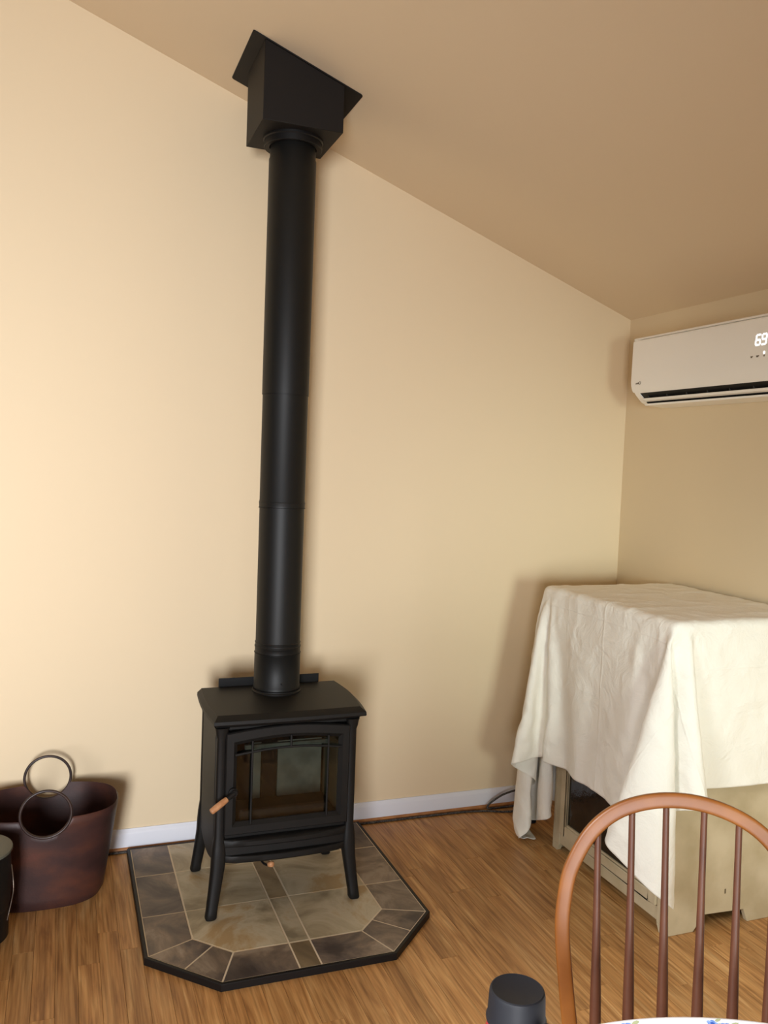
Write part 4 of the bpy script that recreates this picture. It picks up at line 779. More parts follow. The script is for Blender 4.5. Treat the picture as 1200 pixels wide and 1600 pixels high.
2 -2 121 0 -2 121 9 -2 123 100 -2 68 121 0 -19 121 -1 0 121 -1 0 120 0 0 121 0 0 121 -1 0 121 0 0 121 0 0 121 0 0 122 0 0 121 -1 0 121 -1 0 121 0 0 121 -2 0 122 1 0 122 -1 0
121 -1 0 122 -1 0 121 0 0 121 -1 0 122 -1 1 121 -1 2 122 0 1 121 -2 8 121 0 5 121 0 8 -3389 174 -3698 2 -1 121 5 -1 121 5 -2 121 3 -1 121 16 -4 120 -9 2 120 11 -3 121 3 -1 121 3 -1 120
5 -1 121 5 -1 121 -5 1 121 5 -2 120 8 -2 121 5 -1 121 3 -1 121 10 -2 121 -9 1 121 21 -3 120 -8 1 122 10 -2 120 8 -1 121 7 -1 121 6 -2 120 5 -1 121 8 -1 121 3 -1 121 3 -2 120 0 -2 121
9 -2 124 101 -1 66 121 -1 -19 121 -1 0 120 -1 0 121 0 0 121 0 0 121 -1 0 121 0 0 121 0 0 121 -1 0 121 0 0 122 -1 0 120 0 0 122 -1 0 121 0 0 121 -1 0 122 -1 0 121 -1 0 122 0 0
121 -1 0 121 -1 1 122 0 -1 121 -1 2 122 -1 3 121 -1 4 121 -1 8 121 0 -11 -3357 170 -3678 5 -2 120 -6 1 122 4 -1 120 9 -2 121 15 -4 120 1 0 121 1 -1 120 2 -1 121 13 -2 120 -4 0 121 2 -1 121
7 -1 121 -3 0 121 5 -1 121 1 -1 121 2 0 120 -4 0 121 19 -3 121 -2 0 121 5 -1 120 11 -2 121 -3 0 121 3 -1 122 2 -1 120 5 -1 121 2 -1 121 3 -1 120 2 -2 121 0 -1 121 9 -2 123 102 -1 65
121 -1 -18 120 -1 0 121 0 0 121 -1 0 120 0 0 121 -1 0 121 0 0 121 0 0 121 -1 0 121 0 0 121 0 0 122 -2 0 121 0 0 122 0 0 121 -1 0 121 -1 0 121 -1 0 121 -1 0 122 0 0 122 -1 0
121 -1 1 122 -1 1 121 -1 4 121 -1 5 121 -1 3 121 0 3 -3323 165 -3689 -5 1 121 6 -2 121 5 -1 120 2 -1 121 4 -1 120 5 -1 121 3 -1 120 2 -1 121 -5 0 121 -3 0 121 6 -1 121 3 -1 121 11 -2 120
-2 0 121 -2 0 121 4 -1 121 9 -1 121 -13 0 121 4 -1 120 12 -1 121 1 -1 121 -4 -1 121 15 -1 121 -3 0 121 2 -1 121 3 -1 120 1 -2 121 -1 -1 121 2 -1 121 10 -2 122 103 -1 64 121 0 -17 120 -1 0
121 -1 0 120 -1 0 121 0 0 121 0 0 120 -1 0 122 0 0 121 -1 0 121 0 0 121 -1 0 121 -1 0 121 -1 0 121 0 0 122 -1 0 121 -1 0 122 0 0 121 -1 0 121 -1 0 122 -1 0 121 -1 1 121 -1 2
122 -1 5 121 -1 7 121 -1 8 121 0 -14 -3288 160 -3681 4 -1 121 -15 4 121 9 -3 120 4 -1 121 -8 1 121 4 -1 120 12 -2 121 -7 0 121 1 0 121 0 -1 120 0 -1 121 7 -1 121 -9 1 121 3 -1 121 15 -2 120
-10 0 121 1 0 121 6 -1 121 3 -1 121 -3 0 121 -3 -1 121 9 -1 121 -7 0 121 6 -1 121 2 -1 121 0 -1 120 2 -1 121 2 -1 121 -1 -1 121 10 -2 122 103 -1 64 121 -1 -18 121 0 0 120 -1 0 121 0 -1
120 -1 0 121 0 0 122 -1 1 120 0 0 121 -1 0 121 -1 0 121 0 0 121 -1 0 121 -1 0 122 -1 0 121 0 0 122 -1 0 121 -1 0 121 -1 0 121 -1 0 122 -1 0 121 -1 0 121 -1 3 122 -1 3 122 -1 -3
120 0 16 121 0 -8 -3289 160 -3682 19 -1 120 2 -1 121 8 -2 121 -11 2 120 5 -1 121 -1 -1 121 -7 0 120 9 -1 121 -13 1 121 1 -1 121 7 -1 121 2 -1 120 3 0 121 -3 -1 121 -7 0 121 7 -1 121 1 0 121
-9 0 120 9 -1 122 -8 -1 121 11 -1 120 0 0 121 -5 -1 122 5 -1 120 -3 0 121 5 -1 121 2 -1 121 -2 -1 121 0 -1 121 11 -1 123 104 -1 61 121 -1 -17 120 -1 0 121 0 0 120 -1 0 121 -1 -1 121 0 0
121 -1 1 121 0 0 120 -1 0 121 -1 0 121 -1 0 122 0 0 121 -1 0 121 -1 0 121 -1 0 122 0 0 121 -2 0 121 -1 0 122 0 0 121 -1 0 122 -1 1 121 -2 1 121 0 2 121 -1 11 121 -1 -8 121 0 16
-3282 160 -3693 6 -1 120 12 -1 120 5 0 121 0 -1 121 0 0 120 1 -1 121 -13 1 121 4 -1 121 13 -1 120 -3 -1 121 0 -1 121 -11 1 121 6 -1 121 2 -1 121 -3 0 120 -1 -1 121 2 0 121 -1 -1 121 0 0 121
4 -1 121 -10 -1 121 6 0 121 2 -1 121 -5 0 121 2 -1 121 3 -1 121 -5 0 121 6 -1 121 -2 -1 120 10 -1 124 105 0 61 121 -1 -18 120 -1 0 121 -1 0 121 0 0 120 -1 -1 121 -1 0 121 -1 0 121 0 1
121 -1 0 121 -1 0 121 -1 0 121 -1 0 121 -1 0 121 -1 0 121 0 0 122 -1 0 121 -2 0 121 0 0 122 -1 0 121 -1 0 121 -1 0 122 -1 0 121 -1 3 122 -1 -2 120 -1 7 121 0 -2 -3267 159 -3676 -5 0 120
-1 0 121 3 -1 121 15 -1 120 -14 0 121 9 -1 121 5 0 120 -9 0 121 13 -1 121 -8 -1 121 -2 0 121 7 -1 120 3 -1 121 -11 1 121 6 -1 121 3 -1 121 -3 0 121 -3 -1 121 -2 0 121 -6 -1 121 9 0 121
-5 -1 121 0 0 121 1 -1 120 0 -1 121 1 0 121 -1 -1 121 1 0 121 -1 -1 121 10 -1 123 105 0 60 122 0 -17 120 -1 0 121 -1 0 120 -1 -1 121 -1 0 121 0 0 120 -1 0 121 -1 0 121 -1 0 121 -1 0
121 -1 1 121 -1 0 121 -1 0 122 -1 0 121 -1 0 121 -1 0 121 -1 0 122 -1 0 121 -1 0 121 -1 0 121 -1 0 122 -1 1 121 -1 3 121 -1 6 121 -1 8 121 0 6 -3272 159 -3694 11 0 121 -8 0 121 6 -1 120
-4 0 121 4 -1 120 15 -1 121 -6 0 121 3 0 121 -1 -1 121 1 -1 120 -3 0 121 -5 0 121 0 -1 121 4 0 121 -3 -1 120 0 0 121 -4 -1 121 -3 0 121 5 -1 121 3 -1 121 -10 0 121 5 -1 121 0 0 121
-1 -1 121 -2 0 121 3 0 121 1 -1 120 0 0 121 0 -1 122 9 -1 123 106 0 59 121 0 -17 121 -1 0 120 0 0 121 -1 -1 120 -1 0 121 -2 0 121 0 0 121 -1 0 120 -1 0 121 -1 0 121 -1 1 122 -1 0
121 -1 0 121 -1 0 121 -2 0 121 0 0 121 -1 0 122 -1 0 121 -1 0 122 -1 0 121 -1 0 121 -1 1 121 -2 4 121 0 4 121 -2 15 121 0 -8 -3260 159 -3685 -13 0 120 10 0 121 5 -1 120 3 0 121 3 -1 121
-2 0 121 6 -1 120 3 0 121 0 -1 121 0 -1 121 3 0 121 -1 -1 120 1 0 121 -3 -1 121 3 0 121 -4 -1 121 -1 -1 121 -2 0 121 -2 0 121 -2 -1 121 -2 0 121 -5 -1 121 -2 0 121 1 0 120 0 0 121
-1 -1 121 0 0 121 1 0 121 0 -1 121 9 0 122 106 -1 59 121 0 -16 121 0 0 120 -1 0 121 -1 0 121 -1 -1 121 -1 0 120 -1 0 121 -1 0 121 -1 0 121 -1 0 121 -1 0 121 -1 1 121 -2 0 121 0 0
121 -2 0 121 -1 0 122 0 0 121 -2 0 121 -1 0 121 -1 0 122 -1 0 121 -1 2 121 -1 3 121 -1 7 121 -1 3 121 0 -4 -3272 158 -3680 6 0 121 -3 0 121 3 -1 120 7 0 121 3 -1 120 2 0 121 -2 -1 121
-3 -1 121 -1 -1 121 0 0 120 -11 -3 121 1 0 121 11 1 121 -3 -1 121 8 1 121 -2 -1 121 -7 -1 120 0 -1 121 0 0 121 3 0 121 -9 -1 121 9 1 121 -3 -1 121 0 0 121 -3 0 121 4 0 121 1 0 120
0 0 121 -1 -1 121 11 0 123 106 0 59 120 -1 -17 121 0 0 120 -1 0 121 0 0 121 -1 0 121 -2 -1 121 -1 0 120 -1 0 121 -1 0 120 -2 0 122 0 0 121 -1 0 121 -2 0 121 -1 1 121 -1 0 121 -2 0
122 0 0 121 -2 0 121 -1 0 121 -1 0 121 -1 0 122 -1 2 121 -1 3 121 -1 3 121 -1 8 121 0 3 -3316 150 -3686 24 6 119 11 2 121 2 -1 122 -7 -3 120 -13 -5 120 19 4 120 -5 -1 121 -3 -1 121 -3 -1 121
10 1 121 4 0 121 -1 -1 120 -14 -3 122 7 1 120 -2 -1 121 1 0 121 11 1 121 -3 0 120 3 0 121 -7 -1 121 16 1 121 -2 0 121 2 0 121 1 0 121 1 0 121 3 -1 121 -4 1 121 5 -1 120 -1 0 121
10 0 123 106 0 59 121 0 -17 120 -1 0 120 0 0 122 -1 0 120 -1 0 121 -1 0 121 -1 -1 120 -2 0 121 -1 0 121 -1 0 121 -2 0 121 -1 0 121 -1 0 121 -1 0 121 -2 1 121 -1 0 122 -1 0 121 -1 0
121 -2 0 121 0 0 121 -2 0 122 -1 1 121 -1 2 121 -1 8 121 -1 -5 121 0 0 -3334 149 -3673 1 0 121 3 -1 121 1 -1 120 4 1 121 20 2 120 -8 -1 120 2 0 121 5 1 121 6 0 120 -10 -2 121 1 0 121
6 0 121 14 1 120 -4 -1 121 5 0 121 6 0 121 -10 0 121 12 0 120 -7 0 122 13 0 120 -1 0 121 3 0 121 -1 0 121 7 0 121 1 0 121 0 0 121 5 0 121 -1 0 120 0 1 121 11 -1 123 105 1 59
121 -1 -17 120 0 0 121 -1 0 120 0 0 121 -1 0 121 -1 0 121 -2 0 121 -1 -1 121 -2 0 121 -1 0 120 -2 0 121 -1 0 121 -2 0 121 -1 0 121 -1 1 121 -1 0 122 -2 0 121 -1 0 121 -1 0 121 -1 0
122 -1 0 121 -1 1 121 -1 2 122 -1 2 120 -2 8 121 0 -1 -3310 147 -3678 15 -4 120 -7 2 121 9 -3 121 -19 6 119 -7 2 120 0 -1 121 14 0 120 -10 1 121 -2 -1 122 6 0 121 13 -1 120 3 0 121 -13 0 121
7 0 121 2 0 120 -3 0 121 18 0 121 -14 -1 121 20 1 120 -10 0 122 9 0 120 0 0 121 16 0 121 -9 0 121 6 1 121 4 0 121 -2 0 121 4 0 121 -1 1 120 11 0 122 105 0 60 121 0 -17 120 0 0
121 -1 0 120 -1 0 121 -1 0 121 -1 0 121 -2 0 121 -1 -1 120 -2 0 122 -1 0 120 -2 0 121 -2 0 121 -1 0 121 -1 0 121 -1 1 121 -2 0 121 -1 0 121 -2 0 122 -1 0 121 -1 0 121 -1 0 121 -1 0
122 -1 2 122 -1 5 120 -2 5 121 0 -3 -3268 140 -3675 2 0 120 -5 1 121 14 -4 121 -6 2 120 -12 3 120 -13 4 120 -11 4 120 -2 -1 122 3 -1 121 -1 0 121 -1 1 120 1 -1 121 7 0 121 4 -1 120 10 -1 121
-15 2 121 3 0 121 11 -1 121 -6 1 120 7 0 121 2 0 121 3 0 121 5 0 121 -1 1 121 4 0 121 -1 0 121 4 1 121 1 0 120 0 1 121 11 0 123 105 0 60 120 0 -18 121 0 0 120 0 0 121 -1 0
122 -1 0 120 -2 -1 121 -1 0 121 -3 0 120 -1 0 121 -2 0 121 -2 0 121 -1 0 121 -1 0 121 -2 1 121 -1 0 121 -1 0 121 -2 0 122 -1 0 121 -1 0 121 -1 0 121 -2 0 121 -1 0 122 -1 2 122 -1 1
120 -1 21 121 0 0 -3222 131 -3691 -15 4 121 8 -2 121 5 -1 121 -4 1 120 -5 1 121 -7 2 120 -7 1 121 -7 2 120 -8 3 121 -2 0 120 4 -1 122 -16 4 120 -2 1 121 -2 0 120 0 0 121 7 0 121 7 -1 121
0 1 120 -2 1 122 -9 0 120 0 0 121 2 0 121 3 0 121 5 1 121 -3 0 121 10 1 120 -4 1 122 3 0 120 -1 1 121 12 0 122 105 0 61 120 1 -18 121 -1 0 120 0 0 121 -1 0 121 -1 -1 121 -2 0
120 -2 0 121 -2 0 121 -2 0 120 -1 0 122 -2 0 121 -2 0 121 -1 0 121 -1 0 121 -2 1 121 -1 0 122 -1 0 120 -2 0 122 -1 0 121 -1 0 122 -1 0 122 -1 1 120 -2 2 121 -1 9 121 -1 -6 121 0 3
-3178 123 -3675 -14 4 121 -5 2 120 -6 2 121 4 -2 120 -1 0 121 -4 1 121 -19 6 120 -1 0 120 4 -1 121 -12 3 121 -10 3 120 7 -2 121 -12 3 121 -10 2 120 5 -1 121 -6 2 121 -3 1 120 -6 0 121 -2 1 121
9 -1 121 0 0 121 -14 1 121 14 0 121 -4 1 121 1 1 120 -4 0 122 2 1 120 4 1 121 -1 1 121 11 0 123 106 1 60 120 0 -18 121 0 0 120 0 0 121 -2 0 121 -1 -1 121 -2 0 120 -2 0 121 -2 0
120 -2 0 122 -2 0 121 -1 0 121 -2 0 121 -1 0 121 -2 0 121 -1 0 121 -2 1 121 -1 0 122 -1 0 121 -1 0 121 -2 0 121 -1 0 122 -1 1 121 -2 3 122 -1 -1 120 -1 14 121 0 -7 -3157 122 -3676 1 0 120
-3 1 121 -3 1 121 -7 2 121 -10 2 120 -15 2 120 11 0 120 -7 1 121 -4 1 121 -8 2 120 -4 2 121 -7 2 121 -2 0 120 -9 2 121 -15 3 120 11 -2 122 -10 2 121 -1 1 120 3 0 121 -11 1 121 -5 1 121
1 1 120 -15 1 121 1 0 121 4 1 121 -2 1 121 1 1 121 1 1 120 -1 1 122 11 1 122 105 1 62 121 0 -19 120 0 0 121 -1 -1 121 -1 1 121 -1 -1 120 -3 0 120 -2 0 122 -3 0 120 -1 0 122 -2 0
120 -2 0 122 -1 0 121 -2 0 121 -1 0 121 -2 0 121 -2 1 122 -1 0 121 -1 0 121 -1 0 121 -2 0 121 -1 0 122 -1 1 121 -2 1 121 -1 8 121 -1 9 121 0 -12 -3191 118 -3673 -17 -7 120 20 9 119 -9 -1 121
17 7 120 0 2 121 1 2 121 -14 0 120 3 2 121 -15 0 120 11 3 121 -3 1 121 -5 1 121 -4 1 121 -1 1 121 3 0 121 -22 3 120 0 1 121 -6 1 121 -7 1 120 -3 0 121 -1 1 121 -9 1 121 -9 1 120
-3 1 121 -6 1 121 6 0 121 1 2 121 2 0 121 -1 2 121 11 2 123 105 1 61 121 0 -18 120 -1 0 121 0 0 120 -2 -1 121 -2 0 121 -2 0 120 -3 0 121 -2 0 121 -2 0 122 -2 0 121 -1 0 121 -2 0
121 -2 0 121 -1 0 122 -1 0 122 -2 1 120 -2 0 122 0 0 121 -2 0 121 -2 0 121 -1 0 121 -1 0 121 -1 3 121 -2 5 121 0 1 121 0 7 -3256 99 -3683 1 1 121 11 6 119 24 11 119 2 2 121 3 3 120
3 3 121 3 3 120 1 2 121 2 2 121 1 1 121 1 2 120 2 2 122 0 0 121 -2 1 121 -3 1 121 -2 1 121 -4 1 121 -5 1 121 -7 1 120 -6 1 121 -16 1 120 -9 1 121 -5 1 121 1 1 120 0 1 121
-5 1 121 1 1 121 2 1 121 2 1 121 9 3 124 104 2 61 122 0 -18 120 0 0 120 -1 0 121 -2 0 120 -3 0 122 -2 -1 121 -3 0 121 -3 0 121 -1 0 121 -2 0 121 -2 0 121 -2 0 122 -1 0 121 -2 0
121 -1 1 121 -1 0 121 -2 0 122 -1 0 121 -1 0 121 -2 0 121 -2 0 121 -1 1 122 -1 1 121 -1 3 120 -1 8 121 0 12 -3312 86 -3693 10 5 121 13 6 120 6 2 120 -16 -11 119 6 5 121 2 2 121 1 2 120
-3 -3 121 1 2 121 9 9 120 -5 -4 121 6 5 121 6 7 121 7 7 120 7 6 121 5 4 121 5 5 120 5 4 121 1 3 121 3 3 121 -4 1 121 -5 0 121 -9 1 121 -7 1 120 -9 0 120 7 2 122 1 1 121
-1 1 121 10 1 121 8 4 126 105 4 58 121 -1 -16 121 0 0 120 -2 0 121 -2 0 121 -3 0 120 -3 0 122 -3 -1 121 -2 0 121 -2 0 121 -2 0 122 -2 0 121 -2 0 121 -1 0 122 -2 0 121 -1 1 121 -1 0
121 -2 0 121 -1 0 122 -1 0 121 -2 0 121 -1 0 121 -1 0 121 -1 1 121 -2 4 120 -1 2 121 0 0 -3368 72 -3674 1 0 121 8 3 121 14 7 120 -22 -15 117 -9 -6 121 -5 -5 120 -4 -4 121 -3 -3 121 5 5 121
5 6 121 5 6 120 6 6 121 6 6 121 6 6 121 8 6 120 7 7 121 8 8 120 10 8 121 10 9 120 9 8 120 8 7 121 5 4 120 7 4 121 4 2 121 5 2 121 3 1 121 6 1 121 5 2 120 0 -1 122
3 7 130 108 5 52 124 0 -12 120 -2 0 120 -2 0 121 -3 0 121 -3 0 121 -4 0 121 -2 0 121 -3 -1 121 -2 0 122 -2 0 121 -1 0 121 -3 0 122 -1 0 121 -1 0 122 -2 0 121 -1 1 121 -1 0 121 -2 0
121 -1 0 121 -1 0 121 -1 0 121 -1 0 121 -2 1 121 -1 3 120 -2 9 121 0 6 -3410 65 -3685 1 0 120 1 0 121 3 1 121 5 -3 120 7 -4 121 6 -3 120 5 -4 121 40 -12 113 -21 13 118 -2 7 121 -4 6 122
-2 6 121 -2 5 121 0 6 121 -1 4 120 0 5 121 0 6 121 0 4 121 2 4 122 3 4 121 4 4 121 5 4 121 6 4 121 6 4 121 7 4 121 10 4 122 11 5 121 14 5 120 39 6 115 6 12 138 109 6 51
125 0 -9 121 -3 0 121 -4 -4 121 -3 0 121 -4 0 121 -3 0 121 -3 0 122 -2 -1 122 -2 0 121 -2 0 121 -2 0 122 -2 0 121 -1 0 121 -2 1 121 -1 0 121 -2 0 121 -1 0 121 -1 0 121 -2 0 121 0 0
121 -2 0 122 -1 0 120 -1 2 122 -2 5 119 -2 17 121 0 -12 -3321 25 -3679 6 -5 120 -9 13 120 12 -12 120 8 -6 121 7 -4 120 7 -4 121 -30 27 113 24 -3 119 -17 11 119 16 -4 121 -1 5 121 -2 6 121 0 4 121
0 5 121 0 4 121 2 4 120 3 2 121 0 4 121 3 4 121 5 2 120 7 1 121 5 3 120 6 4 121 6 5 120 3 6 120 0 11 120 0 13 119 -7 12 119 3 12 120 -4 23 144 110 6 54 132 -1 1 119 -6 -10
121 -5 -1 121 -4 -3 122 -3 0 122 -3 0 122 -3 0 121 -3 0 122 -2 -1 121 -2 1 122 -2 0 121 -1 -1 121 -2 0 121 -1 1 121 -2 0 121 -1 0 121 -2 0 121 -1 0 121 -1 0 121 -1 0 121 -2 0 121 -1 9
121 -1 -9 120 -1 12 120 -2 -1 121 0 1 -3227 -21 -3680 -1 4 120 -1 3 121 -3 4 120 -5 5 121 -7 3 121 -50 9 110 38 8 116 5 7 121 0 4 120 0 3 122 -1 4 120 1 4 121 1 5 121 0 4 121 0 4 121
-1 5 121 -1 4 120 -2 5 121 -2 5 121 -5 5 121 -5 3 121 -10 4 120 -11 3 120 -11 2 121 -15 -3 120 -29 -11 118 8 22 119 19 26 116 47 14 101 -17 48 153 104 5 83 151 -9 -5 120 -11 -12 124 -5 -6 122 -5 -2
122 -3 0 123 -3 1 122 -3 0 121 -3 0 121 -2 0 121 -1 0 122 -2 0 121 -2 0 121 -1 0 121 -2 0 121 -1 0 121 -1 0 121 -2 0 121 -1 0 121 -2 0 121 -1 0 120 -1 0 121 -2 0 121 -1 0 121 -1 0
119 -2 24 121 0 -18 -3235 -21 -3677 -13 2 120 -15 1 119 -15 0 120 -18 -3 120 -26 -10 117 28 37 111 0 4 121 0 4 121 -3 3 121 -2 3 121 -3 2 121 -3 2 121 -6 1 120 -7 0 121 -9 -2 121 -9 -3 120 -9 -4 121
-8 -4 120 -9 -4 121 -8 -4 120 -9 -8 120 -17 -28 117 -10 12 120 -7 20 119 2 33 118 30 31 114 39 28 110 73 4 89 -4 21 120 -8 86 137 69 46 128 183 -32 -7 124 -27 -3 123 -14 -1 122 -12 -1 122 -7 0 121 -4 3
122 -3 3 121 -2 2 121 -2 1 121 -2 0 121 -2 1 121 -1 0 122 -2 0 121 -1 0 120 -1 0 121 -2 0 121 -1 1 121 -2 -1 121 -2 0 121 -1 0 120 -1 1 121 -1 1 120 -1 1 120 -2 1 120 -4 1 121 0 1
-3353 -121 -3707 -10 16 120 -10 13 119 -10 12 120 -10 10 120 -10 7 121 -2 -5 120 -4 -7 121 -4 -6 120 -3 -7 120 -3 -9 121 -3 -6 120 -3 -6 121 -1 -17 120 2 -26 118 -15 14 120 -1 -22 119 -8 -5 121 -11 1 120 -15 8 120
-14 17 119 -11 27 118 11 38 116 26 38 112 38 33 111 50 24 108 55 15 108 59 6 103 22 55 108 -73 -18 87 68 51 79 101 10 85 135 -1 25 114 -10 19 119 4 19 122 1 11 120 -3 6 120 -5 2 121 -5 2 120 -2 1
121 -1 2 120 -1 2 121 -1 1 121 0 1 121 0 2 120 -1 1 122 0 1 121 -1 2 121 -1 1 120 -1 1 121 0 1 121 -1 1 121 -1 2 120 1 3 121 0 2 120 -1 0 121 -1 1 120 -3 -1 -3473 -256 -3649 -9 17 120
-7 2 120 -5 1 120 -6 1 121 -7 3 120 6 -17 120 10 -21 118 -12 1 120 -9 -1 122 -4 -6 120 2 -13 121 -21 19 118 8 -31 117 -9 -4 121 -13 6 120 -12 18 119 -7 29 118 0 36 117 12 40 113 27 40 112 41 32 110
50 22 107 57 10 107 58 -7 106 50 23 108 46 31 106 0 60 105 -80 -47 77 43 64 93 82 37 83 67 -58 33 124 -7 19 117 -7 21 116 -4 22 117 -1 13 120 -1 10 113 38 6 116 -37 -2 120 0 2 121 0 1 120 0 1
121 0 1 121 0 2 121 0 1 121 0 2 121 0 1 121 0 1 120 0 1 121 0 2 121 0 1 121 0 1 121 0 2 120 0 1 121 1 2 120 3 2 121 1 1 121 -1 2 -3588 -314 -3530 -5 8 120 9 -23 119 3 -9 120
-8 5 121 -16 14 119 15 -29 116 5 -16 120 1 -11 120 -11 1 121 -12 2 120 -16 12 119 -19 16 118 -7 31 117 0 37 116 9 40 114 20 42 112 28 39 110 39 35 110 48 25 108 54 16 107 58 5 107 58 -2 106 59 -5 105
44 36 107 37 43 106 -38 59 103 -67 -68 73 22 71 92 47 60 91 96 -46 52 73 -67 34 88 55 35 119 -6 16 103 -60 4 118 14 12 120 -14 9 107 50 6 115 -36 -2 120 -14 1 121 8 2 120 -8 1 121 0 1 121 0 1
121 0 1 121 0 2 120 0 1 121 0 1 121 1 1 121 1 2 120 2 1 121 -4 1 121 2 1 120 -2 2 121 0 1 121 0 2 121 0 1 120 1 2 -3701 -357 -3409 -5 9 121 8 -18 119 -4 20 119 2 -32 116 -2 -11 120
-2 5 121 -2 13 120 8 38 115 -19 -40 114 -3 43 113 2 43 113 11 44 113 23 43 112 33 40 110 39 35 110 44 30 108 50 22 108 56 12 107 58 0 106 58 -7 106 58 -4 106 58 15 105 31 50 107 21 53 104 -61 45 99
-39 -86 75 -14 74 89 24 75 92 97 -14 67 38 -107 41 110 -27 33 65 89 34 119 -23 13 94 -73 5 119 17 9 119 -16 9 103 64 6 113 -41 -1 120 -16 1 120 -6 1 121 2 1 121 -2 1 120 -1 2 121 0 1 121 0 1
120 0 1 121 1 2 121 1 1 121 7 1 121 -10 1 120 0 1 121 8 2 121 -6 1 120 1 1 121 -1 2 120 -1 1 121 1 2 -3814 -400 -3289 0 -4 121 -5 23 118 -4 22 119 2 -31 117 -2 8 120 0 20 119 3 30 117
8 38 115 87 33 77 -1 43 113 26 40 112 35 36 110 40 33 109 45 29 108 50 22 108 56 11 107 58 -1 107 58 -11 105 58 -10 106 58 7 106 45 39 105 17 56 106 4 60 105 -73 22 93 -12 -93 77 -43 65 86 16 78 89
81 33 80 59 -93 48 42 -105 40 116 10 33 50 106 29 115 -35 12 87 -83 6 119 16 8 119 -16 9 97 72 6 113 -40 -1 119 -20 1 121 -6 1 120 -2 1 121 -1 1 121 -1 1 120 -1 2 121 0 1 121 1 1 120 3 1
121 -5 1 121 15 2 121 -15 1 121 17 1 120 -17 1 121 10 2 121 -6 1 120 -2 1 121 3 2 121 -5 1 -3930 -437 -3168 -5 15 120 -4 22 119 -6 30 117 17 40 113 27 42 110 38 39 108 51 33 106 75 -6 94 8 76 94
43 33 109 46 27 108 47 25 108 51 21 108 56 10 107 58 -3 106 57 -7 105 59 -1 107 57 -21 105 53 27 105 26 53 106 14 58 105 -16 61 103 -80 -12 87 6 -87 84 -63 53 83 15 82 86 57 63 85 85 -59 60 -1 -113 42
87 -64 39 112 27 32 38 111 25 110 -48 12 80 -90 5 120 14 8 119 -14 8 89 79 6 114 -41 -1 119 -22 1 120 -8 1 121 -4 1 120 9 2 121 -12 1 121 1 1 120 -1 1 121 1 1 121 2 2 120 5 1 121 -2 1
121 -3 1 121 5 2 120 -9 1 121 13 2 121 -9 0 120 -2 2 121 6 1 121 -8 2 -4041 -385 -3057 19 45 111 29 44 108 41 39 107 47 35 105 54 29 104 55 27 104 62 18 103 77 -9 93 32 47 106 29 53 104 46 29 108
55 9 107 57 -6 107 55 -19 105 55 -21 106 59 2 106 60 17 105 35 48 104 19 56 106 3 61 104 -44 52 100 -70 -46 86 13 -84 86 -72 47 86 39 81 80 12 85 85 94 -20 69 46 -98 51 -15 -114 40 111 -17 37 107 35 31
29 116 22 103 -62 11 72 -94 6 121 5 7 120 -5 7 84 86 6 113 -41 0 118 -29 1 121 6 1 120 -22 1 121 15 1 120 -15 1 121 2 1 121 -1 2 120 1 1 121 2 1 120 2 2 121 0 1 121 0 1 121 3 1
120 4 1 121 -13 2 121 4 1 120 2 1 121 -5 1 121 9 2 -4033 -284 -2982 48 35 105 53 30 104 59 21 104 44 38 105 61 18 103 52 33 104 69 4 99 66 11 101 46 30 107 33 50 105 56 -7 107 55 -22 105 51 -29 106
59 -8 105 55 21 105 47 37 105 20 57 105 21 55 105 -12 62 103 -65 31 96 -53 -68 85 13 -84 86 -77 39 86 27 86 81 2 86 84 93 22 74 80 -69 59 11 -111 46 1 -113 42 115 -2 35 83 81 24 40 112 23 91 -79 8
68 -97 6 121 5 8 121 0 7 78 92 6 113 -42 0 118 -28 0 120 -12 1 120 -9 2 121 4 1 121 -2 1 120 -2 1 121 -2 1 120 3 1 121 1 2 121 0 1 120 1 1 121 -1 1 121 5 2 121 -1 1 120 -1 1
121 -7 2 120 11 0 121 -11 2 120 9 0 -3954 -214 -2920 49 34 105 51 32 105 55 26 104 63 9 103 48 40 104 59 21 104 56 25 103 60 17 104 63 7 103 52 -28 105 47 -36 105 57 -15 106 59 13 104 48 34 105 36 50 105
16 59 105 12 60 105 -33 57 101 -77 6 93 -28 -82 84 3 -84 86 -78 30 87 14 89 81 1 88 83 79 50 77 96 -35 65 44 -100 52 -24 -110 44 41 -103 42 114 27 31 37 112 24 75 93 19 77 -93 8 68 -99 8 120 -9 8
118 26 4 78 92 6 112 -43 0 117 -30 1 120 -14 1 120 -9 1 121 2 1 121 -1 2 120 1 1 121 -9 1 121 7 1 120 2 1 121 -1 1 121 0 2 120 -2 1 121 7 1 121 -1 1 120 -2 2 121 3 1 120 -2 1
121 -5 1 120 7 1 -3880 -140 -2858 53 31 104 59 18 104 60 17 103 63 8 103 52 35 103 60 14 104 62 5 104 60 -13 104 48 -33 106 55 -24 104 60 2 105 50 36 105 39 47 104 28 52 105 14 60 105 -4 62 104 -51 46 99
-77 -24 90 7 -86 86 -19 -83 85 -81 24 86 6 89 81 0 90 82 60 69 79 100 -6 70 72 -77 58 10 -110 48 -33 -109 42 78 -81 41 97 67 27 17 117 23 95 73 17 57 -106 9 76 -94 8 119 -14 8 114 41 4 77 93 6
111 -47 0 118 -25 1 119 -20 1 121 -11 1 120 1 1 121 3 1 121 -4 1 120 1 1 121 -6 1 120 12 2 121 -10 1 121 10 1 121 -4 1 120 2 2 121 -1 1 120 0 1 121 -8 1 121 10 1 120 -7 2 121 7 1
-3796 -81 -2799 60 18 104 60 17 103 60 16 104 63 9 102 61 -1 104 60 -5 104 53 -28 105 54 -27 105 61 -2 105 56 25 104 40 46 104 29 55 105 26 55 105 5 60 105 -19 62 102 -66 29 97 -67 -48 88 11 -85 85 -15 -83 86
